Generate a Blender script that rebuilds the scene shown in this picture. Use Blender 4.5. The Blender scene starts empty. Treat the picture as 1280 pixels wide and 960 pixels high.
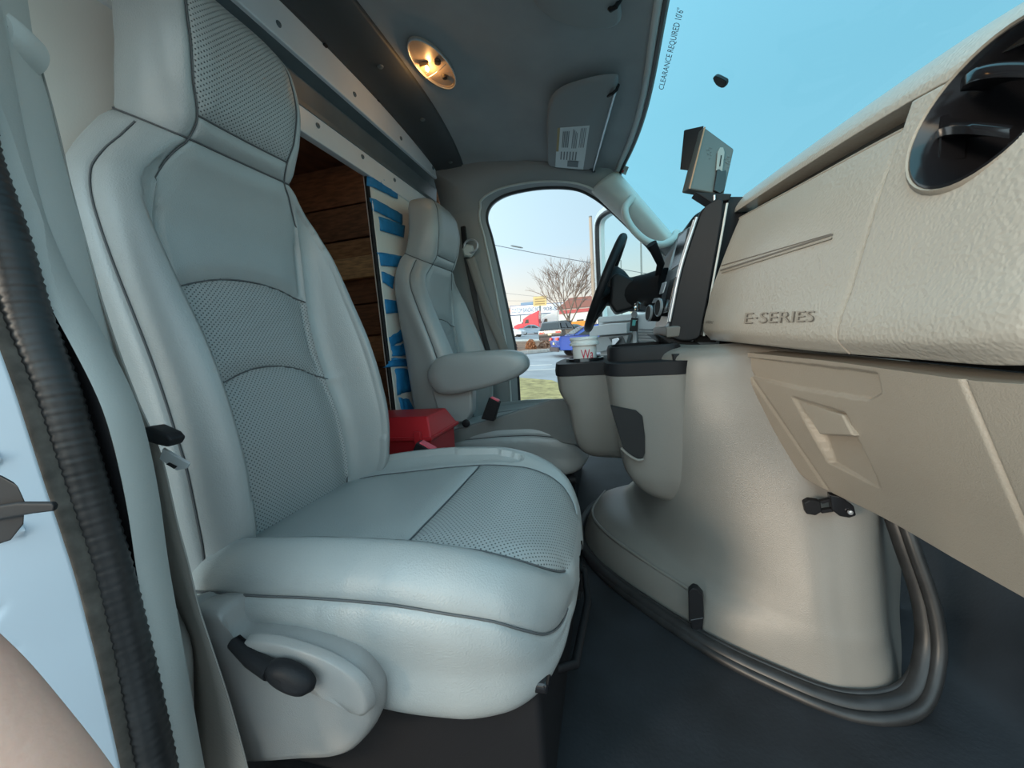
import bpy, bmesh, math, random
import numpy as np
from mathutils import Vector, Matrix
random.seed(7); RNG = np.random.default_rng(7)
S = bpy.context.scene; COL = S.collection
# ------------------------------------------------------------------ camera
# World: X = towards the front of the van, Y = from passenger door to driver door, Z = up, z = 0 is the cab floor.
F = 481.0; CAM = np.array([0.0, 0.0, 0.7])
_l = np.array([120 / F, -66 / F, 1.0]); _l /= np.linalg.norm(_l)
_u = np.cross(_l, np.array([1, -0.08, 0.0])); _u /= np.linalg.norm(_u)
if _u[1] > 0: _u = -_u
_x = np.cross(_u, _l)
if _x[0] < 0: _x = -_x
AX = np.array([_x, _l, _u])                       # rows: world axes in (right, down, forward) camera axes
cd = bpy.data.cameras.new('camera'); cd.sensor_width = 36; cd.lens = F / 1280 * 36; cd.clip_start = 0.02; cd.clip_end = 600
cam = bpy.data.objects.new('camera', cd); COL.objects.link(cam)
R = Matrix(((AX[0][0], -AX[0][1], -AX[0][2]), (AX[1][0], -AX[1][1], -AX[1][2]), (AX[2][0], -AX[2][1], -AX[2][2])))
cam.matrix_world = Matrix.Translation(Vector(CAM)) @ R.to_4x4()
S.camera = cam
def at(px, py, X=None, Y=None, Z=None):
    "measure a world point: the photo's sight line met with a plane at a known X, Y or Z"
    d = AX @ np.array([(px - 640) / F, (py - 480) / F, 1.0])
    i, v = (0, X) if X is not None else (1, Y) if Y is not None else (2, Z)
    return CAM + d * (v - CAM[i]) / d[i]
G0, GA, GB = -0.75, -0.077, 0.018                 # the sloping street outside
def gz(x, y): return G0 + GA * x + GB * (y - 2)
def atg(px, py):
    d = AX @ np.array([(px - 640) / F, (py - 480) / F, 1.0])
    t = (G0 - 2 * GB - CAM[2]) / (d[2] - GA * d[0] - GB * d[1])
    return CAM + d * t
# ------------------------------------------------------------------ world, sun, exposure
S.view_settings.view_transform = 'Standard'; S.view_settings.look = 'None'; S.view_settings.gamma = 1.0
S.view_settings.use_curve_mapping = False; S.view_settings.exposure = 0.76
W = bpy.data.worlds.new('sky'); S.world = W; W.use_nodes = True
wn = W.node_tree.nodes; wl = W.node_tree.links
tc = wn.new('ShaderNodeTexCoord'); sx = wn.new('ShaderNodeSeparateXYZ'); rp = wn.new('ShaderNodeValToRGB')
wl.new(tc.outputs['Generated'], sx.inputs[0]); wl.new(sx.outputs['Z'], rp.inputs[0])
e = rp.color_ramp.elements
e[0].position = 0.0; e[0].color = (0.30, 0.28, 0.26, 1); e[1].position = 1.0; e[1].color = (0.24, 0.37, 0.48, 1)
for p, c in ((0.03, (.50, .44, .355)), (0.10, (.43, .44, .415)), (0.22, (.305, .42, .50)), (0.42, (.25, .375, .46)), (0.65, (.235, .355, .45))):
    k = e.new(p); k.color = (*c, 1)
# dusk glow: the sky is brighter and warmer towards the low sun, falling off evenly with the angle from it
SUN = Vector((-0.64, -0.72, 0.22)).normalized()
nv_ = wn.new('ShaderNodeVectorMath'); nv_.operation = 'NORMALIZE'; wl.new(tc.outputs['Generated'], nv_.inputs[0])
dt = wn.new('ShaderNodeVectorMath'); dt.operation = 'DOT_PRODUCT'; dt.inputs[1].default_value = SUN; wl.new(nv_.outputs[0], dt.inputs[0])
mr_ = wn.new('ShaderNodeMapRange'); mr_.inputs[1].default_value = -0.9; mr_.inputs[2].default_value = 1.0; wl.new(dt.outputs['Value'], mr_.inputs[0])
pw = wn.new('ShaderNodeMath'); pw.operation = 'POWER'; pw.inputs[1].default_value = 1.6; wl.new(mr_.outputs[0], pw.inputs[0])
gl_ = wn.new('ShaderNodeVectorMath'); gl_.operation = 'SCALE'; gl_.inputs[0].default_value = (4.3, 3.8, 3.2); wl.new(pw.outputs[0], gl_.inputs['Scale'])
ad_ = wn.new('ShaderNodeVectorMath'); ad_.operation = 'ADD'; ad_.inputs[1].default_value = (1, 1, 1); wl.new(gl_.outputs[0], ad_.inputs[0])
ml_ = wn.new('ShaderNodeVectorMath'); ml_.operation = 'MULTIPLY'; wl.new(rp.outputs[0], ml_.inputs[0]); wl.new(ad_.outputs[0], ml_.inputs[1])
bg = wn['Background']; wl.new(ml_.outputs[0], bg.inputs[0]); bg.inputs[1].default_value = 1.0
sd = bpy.data.lights.new('low_sun', 'SUN'); sd.energy = 1.1; sd.angle = math.radians(10); sd.color = (1.0, 0.80, 0.60)
so = bpy.data.objects.new('low_sun', sd); COL.objects.link(so)
so.rotation_euler = (-SUN).to_track_quat('-Z', 'Y').to_euler()
# ------------------------------------------------------------------ materials
MATS = {}
def _bump(nt, b, h, dist, strength=1.0):
    bp = nt.nodes.new('ShaderNodeBump'); bp.inputs['Distance'].default_value = dist; bp.inputs['Strength'].default_value = strength
    nt.links.new(h, bp.inputs['Height']); nt.links.new(bp.outputs[0], b.inputs['Normal'])
def mat(name, col, rough=0.5, metal=0.0, spec=0.5, grain=None, depth=0.0005, mottle=0.0, mscale=6.0, kind='noise', emit=None, coat=0.0, perf=False, stretch=None):
    if name in MATS: return MATS[name]
    m = bpy.data.materials.new(name); m.use_nodes = True; nt = m.node_tree; N = nt.nodes; L = nt.links
    b = N['Principled BSDF']
    b.inputs['Base Color'].default_value = (*col, 1); b.inputs['Roughness'].default_value = rough
    b.inputs['Metallic'].default_value = metal; b.inputs['Specular IOR Level'].default_value = spec
    b.inputs['Coat Weight'].default_value = coat
    t = N.new('ShaderNodeTexCoord'); vec = t.outputs['Object']
    if stretch:
        mp = N.new('ShaderNodeMapping'); mp.inputs['Scale'].default_value = stretch; L.new(vec, mp.inputs[0]); vec = mp.outputs[0]
    colsock = None
    if mottle:
        n = N.new('ShaderNodeTexNoise'); n.inputs['Scale'].default_value = mscale; n.inputs['Detail'].default_value = 5; L.new(vec, n.inputs['Vector'])
        r = N.new('ShaderNodeMapRange'); r.inputs[1].default_value = 0.3; r.inputs[2].default_value = 0.7
        r.inputs[3].default_value = 1 - mottle; r.inputs[4].default_value = 1 + mottle; L.new(n.outputs[0], r.inputs[0])
        mx = N.new('ShaderNodeVectorMath'); mx.operation = 'SCALE'; mx.inputs[0].default_value = col; L.new(r.outputs[0], mx.inputs['Scale'])
        colsock = mx.outputs[0]; L.new(colsock, b.inputs['Base Color'])
    h = None
    if grain:
        if kind == 'voronoi':
            g = N.new('ShaderNodeTexVoronoi'); g.feature = 'SMOOTH_F1'; g.inputs['Scale'].default_value = grain; g.inputs['Smoothness'].default_value = 0.6
            n2 = N.new('ShaderNodeTexNoise'); n2.inputs['Scale'].default_value = grain * .4; L.new(vec, n2.inputs['Vector'])
            a = N.new('ShaderNodeVectorMath'); a.operation = 'MULTIPLY_ADD'; a.inputs[1].default_value = (.006, .006, .006); L.new(n2.outputs['Color'], a.inputs[0]); L.new(vec, a.inputs[2])
            L.new(a.outputs[0], g.inputs['Vector']); h = g.outputs['Distance']
        else:
            g = N.new('ShaderNodeTexNoise'); g.inputs['Scale'].default_value = grain; g.inputs['Detail'].default_value = 3; L.new(vec, g.inputs['Vector']); h = g.outputs[0]
    if perf:
        uv = N.new('ShaderNodeUVMap'); mp = N.new('ShaderNodeMapping'); mp.inputs['Rotation'].default_value = (0, 0, math.radians(45)); mp.inputs['Scale'].default_value = (160, 160, 1)
        L.new(uv.outputs[0], mp.inputs[0]); fr = N.new('ShaderNodeVectorMath'); fr.operation = 'FRACTION'; L.new(mp.outputs[0], fr.inputs[0])
        ds = N.new('ShaderNodeVectorMath'); ds.operation = 'DISTANCE'; ds.inputs[1].default_value = (.5, .5, 0)
        s2 = N.new('ShaderNodeVectorMath'); s2.operation = 'MULTIPLY'; s2.inputs[1].default_value = (1, 1, 0); L.new(fr.outputs[0], s2.inputs[0]); L.new(s2.outputs[0], ds.inputs[0])
        mr = N.new('ShaderNodeMapRange'); mr.interpolation_type = 'SMOOTHSTEP'; mr.inputs[1].default_value = .14; mr.inputs[2].default_value = .26; L.new(ds.outputs['Value'], mr.inputs[0])
        mc = N.new('ShaderNodeMix'); mc.data_type = 'RGBA'; mc.inputs['A'].default_value = (.055, .06, .062, 1); mc.inputs['B'].default_value = (*col, 1)
        if colsock: L.new(colsock, mc.inputs['B'])
        L.new(mr.outputs[0], mc.inputs['Factor']); L.new(mc.outputs['Result'], b.inputs['Base Color'])
        ad = N.new('ShaderNodeMath'); ad.operation = 'MULTIPLY_ADD'; ad.inputs[1].default_value = .7; L.new(mr.outputs[0], ad.inputs[0]); L.new(h, ad.inputs[2]); h = ad.outputs[0]
    if h is not None: _bump(nt, b, h, depth)
    if emit: b.inputs['Emission Color'].default_value = (*emit[0], 1); b.inputs['Emission Strength'].default_value = emit[1]
    MATS[name] = m; return m
LEA = (.35, .372, .372)
leather = mat('grey leather', LEA, .30, grain=420, depth=.0007, mottle=.05, mscale=3, spec=.75)
perf = mat('perforated grey leather', LEA, .38, grain=420, depth=.0007, mottle=.04, mscale=3, perf=True)
seamm = mat('seam thread', (.10, .105, .11), .7)
dashm = mat('grained warm grey plastic', (.43, .40, .35), .30, grain=210, depth=.0007, kind='voronoi', mottle=.03, mscale=5, spec=.45)
dashf = mat('fine grained warm grey plastic', (.34, .30, .25), .42, grain=500, depth=.0005, mottle=.03, mscale=5, spec=.4)
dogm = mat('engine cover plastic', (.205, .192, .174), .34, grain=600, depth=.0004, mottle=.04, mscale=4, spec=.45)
trimg = mat('grey trim plastic', (.55, .57, .55), .5, grain=600, depth=.0003, mottle=.03)
shield = mat('grey shield plastic', (.28, .278, .272), .36, grain=700, depth=.0003)
headm = mat('charcoal headliner fabric', (.34, .352, .355), .85, grain=900, depth=.0006, mottle=.06, mscale=7, spec=.2)
darkm = mat('dark trim plastic', (.055, .058, .06), .6, grain=600, depth=.0003)
steelg = mat('dark painted steel', (.13, .15, .155), .45, mottle=.12, mscale=9)
black = mat('black plastic', (.014, .014, .016), .5, spec=.22, grain=700, depth=.0003)
blackg = mat('gloss black plastic', (.012, .012, .014), .15)
rubber = mat('black rubber', (.022, .022, .023), .42, mottle=.3, mscale=30)
matm = mat('black rubber floor mat', (.014, .016, .020), .62, grain=160, depth=.0006, mottle=.35, mscale=9)
carpet = mat('black carpet', (.018, .019, .02), .9, grain=700, depth=.003, mottle=.3, mscale=12)
whitep = mat('white painted steel', (.80, .81, .81), .35, mottle=.03)
cream = mat('cream composite panel', (.84, .82, .76), .55, mottle=.04, mscale=3, grain=300, depth=.0002)
bluetape = mat('blue painters tape', (.022, .23, .50), .6, grain=300, depth=.0004, mottle=.12, mscale=40)
red = mat('red plastic', (.50, .02, .028), .38, grain=500, depth=.0003)
redbtn = mat('red button', (.75, .10, .14), .4)
chrome = mat('chrome', (.75, .75, .75), .15, metal=1)
silver = mat('silver plastic', (.55, .57, .6), .3, metal=.6)
beltm = mat('grey belt webbing', (.30, .28, .255), .75, grain=260, depth=.0006, stretch=(.3, .3, 2.2))
white = mat('white paper', (.82, .82, .80), .6)
redink = mat('red ink', (.65, .03, .06), .6)
gaugef = mat('grey cluster plastic', (.20, .23, .26), .25)
def wood(name, c):
    m = mat(name, c, .7, grain=60, depth=.0006, mottle=.35, mscale=9, stretch=(1.5, .6, 9)); return m
plank = [wood('old brown wood', (.34, .16, .07)), wood('dark brown wood', (.20, .085, .04)), wood('yellow brown wood', (.55, .31, .14))]
def glass(name, tint, refl=.02):
    m = bpy.data.materials.new(name); m.use_nodes = True; nt = m.node_tree; N = nt.nodes; L = nt.links
    N.remove(N['Principled BSDF']); o = N['Material Output']
    t = N.new('ShaderNodeBsdfTransparent'); t.inputs[0].default_value = (*tint, 1); g = N.new('ShaderNodeBsdfGlossy'); g.inputs['Roughness'].default_value = .02
    x = N.new('ShaderNodeMixShader'); x.inputs[0].default_value = refl
    L.new(t.outputs[0], x.inputs[1]); L.new(g.outputs[0], x.inputs[2]); L.new(x.outputs[0], o.inputs[0]); return m
wsglass = glass('tinted windshield glass', (.50, .90, .97)); clearglass = glass('clear glass', (.80, .96, .95))
# ------------------------------------------------------------------ object helpers
def tag(o, label=None, cat=None, group=None, kind=None):
    if label: o['label'] = label
    if cat: o['category'] = cat
    if group: o['group'] = group
    if kind: o['kind'] = kind
    return o
def thing(name, loc, label, cat, group=None):
    o = bpy.data.objects.new(name, None); COL.objects.link(o); o.location = loc; o.empty_display_size = .05
    return tag(o, label, cat, group)
def obj(name, verts, faces, m, parent=None, smooth=35, uv=None, mods=()):
    me = bpy.data.meshes.new(name); me.from_pydata([tuple(map(float, v)) for v in verts], [], [tuple(map(int, f)) for f in faces])
    bm = bmesh.new(); bm.from_mesh(me); bmesh.ops.recalc_face_normals(bm, faces=bm.faces); bm.to_mesh(me); bm.free()
    me.materials.append(m)
    if smooth:
        me.polygons.foreach_set('use_smooth', [True] * len(me.polygons))
        if smooth < 180: me.set_sharp_from_angle(angle=math.radians(smooth))
    if uv is not None:
        l = me.uv_layers.new(name='UVMap'); idx = [0] * len(me.loops); me.loops.foreach_get('vertex_index', idx)
        l.data.foreach_set('uv', np.asarray(uv, float)[idx].ravel())
    o = bpy.data.objects.new(name, me); COL.objects.link(o)
    if parent is not None: place(o, parent)
    return o
def place(o, parent):
    "parent keeping world coordinates of the mesh"
    o.parent = parent; base = Matrix.Translation(Vector((0, 0, 0))); p = parent
    while p is not None: base = Matrix.Translation(p.location) @ base; p = p.parent
    # vertices are written in world space: shift mesh so that the child has no offset of its own
    off = base.to_translation()
    if o.type == 'MESH':
        o.data.transform(Matrix.Translation(-off))
def bevel(o, w, seg=3, angle=30):
    b = o.modifiers.new('bevel', 'BEVEL'); b.width = w; b.segments = seg; b.limit_method = 'ANGLE'; b.angle_limit = math.radians(angle); b.harden_normals = False
    o.data.polygons.foreach_set('use_smooth', [True] * len(o.data.polygons))
    w2 = o.modifiers.new('wn', 'WEIGHTED_NORMAL'); w2.keep_sharp = False
    for ed in o.data.edges: ed.use_edge_sharp = False
    return o
def hexa(name, p, m, parent=None, bev=0, seg=3):
    "8 points: bottom 4 then top 4"
    o = obj(name, p, [(0, 3, 2, 1), (4, 5, 6, 7), (0, 1, 5, 4), (1, 2, 6, 5), (2, 3, 7, 6), (3, 0, 4, 7)], m, parent)
    if bev: bevel(o, bev, seg)
    return o
def box(name, lo, hi, m, parent=None, bev=0, seg=3):
    (a, b, c), (d, e_, f) = lo, hi
    return hexa(name, [(a, b, c), (d, b, c), (d, e_, c), (a, e_, c), (a, b, f), (d, b, f), (d, e_, f), (a, e_, f)], m, parent, bev, seg)
def prism(name, pts, off, m, parent=None, bev=0, seg=3, smooth=35):
    "polygon of 3D points extruded by the vector off"
    n = len(pts); off = np.asarray(off); pts = [np.asarray(p, float) for p in pts]
    v = pts + [p + off for p in pts]
    f = [tuple(range(n)), tuple(range(2 * n - 1, n - 1, -1))] + [(i, (i + 1) % n, n + (i + 1) % n, n + i) for i in range(n)]
    o = obj(name, v, f, m, parent, smooth)
    if bev: bevel(o, bev, seg)
    return o
def pch(xs, ys, xq):
    "monotone cubic interpolation of rows ys at xs"
    xs = np.asarray(xs, float); ys = np.asarray(ys, float); sh = ys.shape[1:]; ys = ys.reshape(len(xs), -1); xq = np.asarray(xq, float)
    h = np.diff(xs)[:, None]; d = np.diff(ys, axis=0) / h; m = np.zeros_like(ys)
    m[0] = d[0]; m[-1] = d[-1]
    for i in range(1, len(xs) - 1):
        same = d[i - 1] * d[i] > 0; w1 = 2 * h[i] + h[i - 1]; w2 = h[i] + 2 * h[i - 1]
        with np.errstate(all='ignore'): mm = (w1 + w2) / (w1 / d[i - 1] + w2 / d[i])
        m[i] = np.where(same, mm, 0)
    k = np.clip(np.searchsorted(xs, xq, side='right') - 1, 0, len(xs) - 2); hk = (xs[k + 1] - xs[k])[:, None]; t = ((xq - xs[k])[:, None]) / hk
    r = (2 * t**3 - 3 * t**2 + 1) * ys[k] + (t**3 - 2 * t**2 + t) * hk * m[k] + (-2 * t**3 + 3 * t**2) * ys[k + 1] + (t**3 - t**2) * hk * m[k + 1]
    return r.reshape((len(xq),) + sh)
def cr(P, k, closed=True):
    "Catmull-Rom through control points, k steps per span"
    P = np.asarray(P, float); n = len(P); out = []
    spans = n if closed else n - 1
    for i in range(spans):
        g = (lambda j: P[j % n]) if closed else (lambda j: P[min(max(j, 0), n - 1)])
        p0, p1, p2, p3 = g(i - 1), g(i), g(i + 1), g(i + 2)
        for j in range(k):
            t = j / k; out.append(.5 * (2 * p1 + (p2 - p0) * t + (2 * p0 - 5 * p1 + 4 * p2 - p3) * t * t + (3 * p1 - p0 - 3 * p2 + p3) * t**3))
    if not closed: out.append(P[-1])
    return np.array(out)
def gridfaces(nv, nu, closed=False):
    f = []
    for j in range(nv - 1):
        for i in range(nu if closed else nu - 1):
            a = j * nu + i; b = j * nu + (i + 1) % nu; f.append((a, b, b + nu, a + nu))
    return f
def gridobj(name, P, m, parent=None, closed=False, caps=False, smooth=40, thick=0, mods=None):
    nv, nu = P.shape[:2]; f = gridfaces(nv, nu, closed)
    if caps: f += [tuple(range(nu - 1, -1, -1)), tuple((nv - 1) * nu + i for i in range(nu))]
    o = obj(name, P.reshape(-1, 3), f, m, parent, smooth)
    if thick:
        s = o.modifiers.new('solid', 'SOLIDIFY'); s.thickness = thick; s.offset = 0
    return o
def dense(C, nv, nu):
    "control grid (rows, cols, 3) to a smooth dense grid"
    C = np.asarray(C, float); a = pch(np.linspace(0, 1, C.shape[0]), C, np.linspace(0, 1, nv))
    return np.swapaxes(pch(np.linspace(0, 1, C.shape[1]), np.swapaxes(a, 0, 1), np.linspace(0, 1, nu)), 0, 1)
def sweep(name, path, prof, m, parent=None, up=(0, 0, 1), closed=False, caps=True, smooth=50):
    "profile points (a, b): a along side vector, b along the second vector"
    path = np.asarray(path, float); n = len(path); rings = []; up = np.asarray(up, float); prev = None
    for i in range(n):
        t = path[(i + 1) % n] - path[i - 1] if closed else path[min(i + 1, n - 1)] - path[max(i - 1, 0)]
        t = t / np.linalg.norm(t)
        s = np.cross(t, up if prev is None else prev); s /= np.linalg.norm(s); w = np.cross(s, t); prev = w if prev is not None or True else None
        p = prof(i / max(n - 1, 1)) if callable(prof) else prof
        rings.append([path[i] + s * a + w * b for a, b in p])
    P = np.array(rings); nv, nu = P.shape[:2]; f = gridfaces(nv, nu, True)
    if closed: f += [((nv - 1) * nu + i, (nv - 1) * nu + (i + 1) % nu, (i + 1) % nu, i) for i in range(nu)]
    elif caps: f += [tuple(range(nu - 1, -1, -1)), tuple((nv - 1) * nu + i for i in range(nu))]
    return obj(name, P.reshape(-1, 3), f, m, parent, smooth)
def circ(r, n=10, ry=None):
    return [(r * math.cos(2 * math.pi * i / n), (ry or r) * math.sin(2 * math.pi * i / n)) for i in range(n)]
def tube(name, path, r, m, parent=None, n=10, closed=False, up=(0.13, 0.21, 1)):
    return sweep(name, path, (lambda t: circ(r(t), n)) if callable(r) else circ(r, n), m, parent, up, closed)
def lathe(name, base, axis, prof, m, parent=None, n=24, smooth=40):
    "prof: (radius, height along axis) list"
    a = Vector(axis).normalized(); s = a.orthogonal().normalized(); w = a.cross(s); b = Vector(base)
    P = np.array([[tuple(b + a * h + s * (r * math.cos(2 * math.pi * i / n)) + w * (r * math.sin(2 * math.pi * i / n))) for i in range(n)] for r, h in prof])
    return gridobj(name, P, m, parent, True, True, smooth)
def textpts(s, size, extrude=0.0, spacing=1.0):
    c = bpy.data.curves.new('t', 'FONT'); c.body = s; c.size = size; c.extrude = extrude; c.space_character = spacing; c.resolution_u = 3
    o = bpy.data.objects.new('t', c); COL.objects.link(o); bpy.context.view_layer.update()
    me = bpy.data.meshes.new_from_object(o.evaluated_get(bpy.context.evaluated_depsgraph_get()))
    v = np.array([tuple(x.co) for x in me.vertices]); f = [tuple(p.vertices) for p in me.polygons]
    bpy.data.objects.remove(o); bpy.data.curves.remove(c); bpy.data.meshes.remove(me)
    return v, f
def text(name, s, size, origin, right, up, m, parent=None, extrude=.0004, width=None, shear=0.0, bold=0):
    v, f = textpts(s, size, extrude); o = np.asarray(origin, float); r = np.asarray(right, float); u = np.asarray(up, float)
    r = r / np.linalg.norm(r); u = u / np.linalg.norm(u); n = np.cross(r, u)
    w = v[:, 0].max(); k = (width / w) if width else 1.0
    P = [o + r * (q[0] * k + q[1] * shear) + u * q[1] + n * q[2] for q in v]
    return obj(name, P, f, m, parent, smooth=0)
def plate(name, corners, m, parent=None, thick=.002):
    "thin flat piece from four corners"
    c = [np.asarray(p, float) for p in corners]; n = np.cross(c[1] - c[0], c[2] - c[0]); n = n / np.linalg.norm(n) * thick
    return prism(name, c, n, m, parent)
def part(o, label): o['label'] = label; return o
# ------------------------------------------------------------------ seats
def segdist(V, poly):
    "distance of points to a 3D polyline"
    poly = np.asarray(poly, float); best = np.full(len(V), 9.0)
    for a, b in zip(poly[:-1], poly[1:]):
        ab = b - a; L2 = (ab @ ab) + 1e-12; t = np.clip(((V - a) @ ab) / L2, 0, 1)
        best = np.minimum(best, np.linalg.norm(V - (a + t[:, None] * ab), axis=1))
    return best
def gnormals(P, closed=True):
    du = np.roll(P, -1, 1) - np.roll(P, 1, 1) if closed else np.gradient(P, axis=1)
    dv = np.gradient(P, axis=0); n = np.cross(du, dv); return n / (np.linalg.norm(n, axis=2, keepdims=True) + 1e-9)
def split(P, panel, specs, root):
    "cut one closed lofted skin into panels that meet in the seams"
    nv, nu = P.shape[:2]; F_ = np.array(gridfaces(nv, nu, True)); V = P.reshape(-1, 3); made = {}
    du = np.linalg.norm(np.roll(P, -1, 1) - P, axis=2); cu = np.concatenate([np.zeros((nv, 1)), np.cumsum(du, 1)], 1); U = np.where(np.arange(nu) <= nu // 2, cu[:, :nu], cu[:, :nu] - cu[:, -1:])
    VV = np.concatenate([np.zeros((1, nu)), np.cumsum(np.linalg.norm(np.diff(P, axis=0), axis=2), 0)], 0); VV = np.repeat(VV[:, :1], nu, 1); UVg = np.stack([U, VV], 2).reshape(-1, 2)
    fp = panel.reshape(-1)
    for key, (name, m, par) in specs.items():
        sel = F_[fp == key]
        if not len(sel): continue
        used = np.unique(sel); mp = np.zeros(len(V), int); mp[used] = np.arange(len(used))
        fs = [tuple(mp[q] for q in f) for f in sel]
        uv = UVg[used] if name.endswith('insert') else None
        made[key] = obj(name, V[used], fs, m, made.get(par, root) if par is not None else root, 180, uv=uv)
    return made
KU = 13
def back_skin(yc, dz=0.0, dx=0.0):
    z = [.26, .33, .42, .52, .62, .72, .83, .94, 1.01, 1.05, 1.08, 1.105, 1.135, 1.19, 1.26, 1.32, 1.365, 1.385, 1.392]
    hw = [.20, .24, .252, .257, .258, .258, .256, .248, .230, .200, .170, .151, .146, .148, .146, .140, .122, .085, .03]
    w1 = [.13, .14, .15, .152, .152, .153, .16, .168, .158, .142, .124, .106, .100, .112, .116, .110, .090, .060, .02]
    cx = [-.70, -.69, -.685, -.692, -.715, -.737, -.752, -.757, -.748, -.738, -.726, -.716, -.698, -.678, -.665, -.668, -.686, -.712, -.74]
    bp = [-.68, -.64, -.60, -.592, -.603, -.625, -.662, -.698, -.722, -.730, -.725, -.718, -.702, -.684, -.672, -.676, -.694, -.718, -.742]
    qx = [-.70, -.67, -.645, -.640, -.652, -.672, -.705, -.742, -.766, -.774, -.770, -.762, -.750, -.728, -.714, -.716, -.730, -.742, -.752]
    bx = [-.79, -.80, -.81, -.815, -.82, -.825, -.835, -.845, -.850, -.846, -.838, -.826, -.810, -.800, -.797, -.793, -.786, -.776, -.762]
    tl = [0, 0, 0, 0, 0, 0, 0, 0, .1, .25, .4, .5, .42, .25, .1, 0, 0, 0, 0]
    nv = 190; T = np.concatenate([np.linspace(.26, 1.39, nv - 8, endpoint=False), np.linspace(1.39, 1.392, 8)])
    a = pch(z, np.array([hw, w1, cx, bp, qx, bx, tl]).T, T); rows = []
    for zz, (h, w, c, p, q, b, t) in zip(T, a):
        w2 = w + (h - w) * .52; k = max(q - .035, (q + b) / 2)
        half = [(0, c), (w * .55, c + .002), (w, c + .006), (w2, p), (h, q), (h * .99, k - .02), (h * .90, b + .012), (h * .5, b)]
        loop = half + [(0, b)] + [(-y, x) for y, x in half[:0:-1]]
        r = cr(loop, KU); rows.append(np.stack([r[:, 1] + dx, r[:, 0] + yc, zz + t * (c - r[:, 1]) + dz], 1))
    P = np.array(rows); nu = P.shape[1]; cols = dict(panel=2 * KU, side=4 * KU, mpanel=nu - 2 * KU, mside=nu - 4 * KU)
    y = P[:, :, 1] - yc; zz = P[:, :, 2] - dz; jh = int(np.argmin(abs(T - 1.105))); jb = int(np.argmin(abs(T - 1.14)))
    jtop = int(np.argmin(abs(T - 1.30)))
    front = np.zeros(P.shape[:2], bool); idx = np.arange(nu); front[:, (idx <= 4 * KU) | (idx >= nu - 4 * KU)] = True
    arc = lambda z0, rise, yy: z0 + rise * (1 - (yy / .155) ** 2)
    up = lambda yy: arc(.835, .035, yy); lo = lambda yy: arc(.635, .048, yy)
    lines = [P[jh, list(range(nu)) + [0]]]
    for c in ('panel', 'mpanel'): lines += [P[:jh + 1, cols[c]], P[jb:, cols[c]], P[jh:jb + 1, cols[c]]]
    for c in ('side', 'mside'): lines += [P[:jh, cols[c]]]
    lines.append(np.concatenate([P[jb, nu - 2 * KU:], P[jb, :2 * KU + 1]]))
    for fn in (up, lo):
        ys = np.linspace(-.158, .158, 25); q = []
        for yy in ys:
            sel = front & (abs(y - yy) < .012); m_ = np.where(sel, abs(zz - fn(yy)), 9); j, i = np.unravel_index(np.argmin(m_ + abs(y - yy)), m_.shape); q.append((P[j, i, 0], yc + yy, fn(yy) + dz))
        lines.append(np.array(q))
    V = P.reshape(-1, 3); D = np.full(len(V), 9.0)
    for l in lines: D = np.minimum(D, segdist(V, l))
    N_ = gnormals(P).reshape(-1, 3)
    cen = np.array([0, yc, 0]); out = np.sign(np.sum(N_ * (V - np.array([-.77 + dx, yc, 0]) * np.array([1, 1, 0]) - V * np.array([0, 0, 1])), 1)); N_ = N_ * out[:, None]
    # cushions swell between their seams, the seams are pulled in; a little wrinkling of the hide
    swell = .007 * (1 - np.exp(-(D / .020) ** 2)) - .0040 * np.exp(-(D / .0036) ** 2)
    wr = .0008 * np.sin(V[:, 1] * 55 + 9 * np.sin(V[:, 2] * 21)) * np.exp(-((V[:, 2] - dz - .78) / .05) ** 2) * (abs(V[:, 1] - yc) < .15)
    P2 = (V + N_ * (swell + wr)[:, None]).reshape(P.shape)
    ym = (y[:-1] + np.roll(y, -1, 1)[:-1]) / 2; zm = (zz[:-1] + zz[1:]) / 2; ii = np.arange(nu)[None, :].repeat(P.shape[0] - 1, 0); jj = np.arange(P.shape[0] - 1)[:, None].repeat(nu, 1)
    cen_ = (ii < 2 * KU) | (ii >= nu - 2 * KU); side_f = (ii < 4 * KU) | (ii >= nu - 4 * KU); pan = np.zeros(ii.shape, int)
    pan[side_f] = 1; pan[cen_ & (zm > up(ym))] = 2; pan[cen_ & (zm <= up(ym)) & (zm > lo(ym))] = 3; pan[cen_ & (zm <= lo(ym))] = 4; pan[cen_ & (zm <= lo(ym)) & (zm > lo(ym) - .05)] = 4
    pan[jj >= jh] = 5; pan[(jj >= jb) & cen_] = 6
    return P2, pan, stitch(lines, V, N_)
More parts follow.
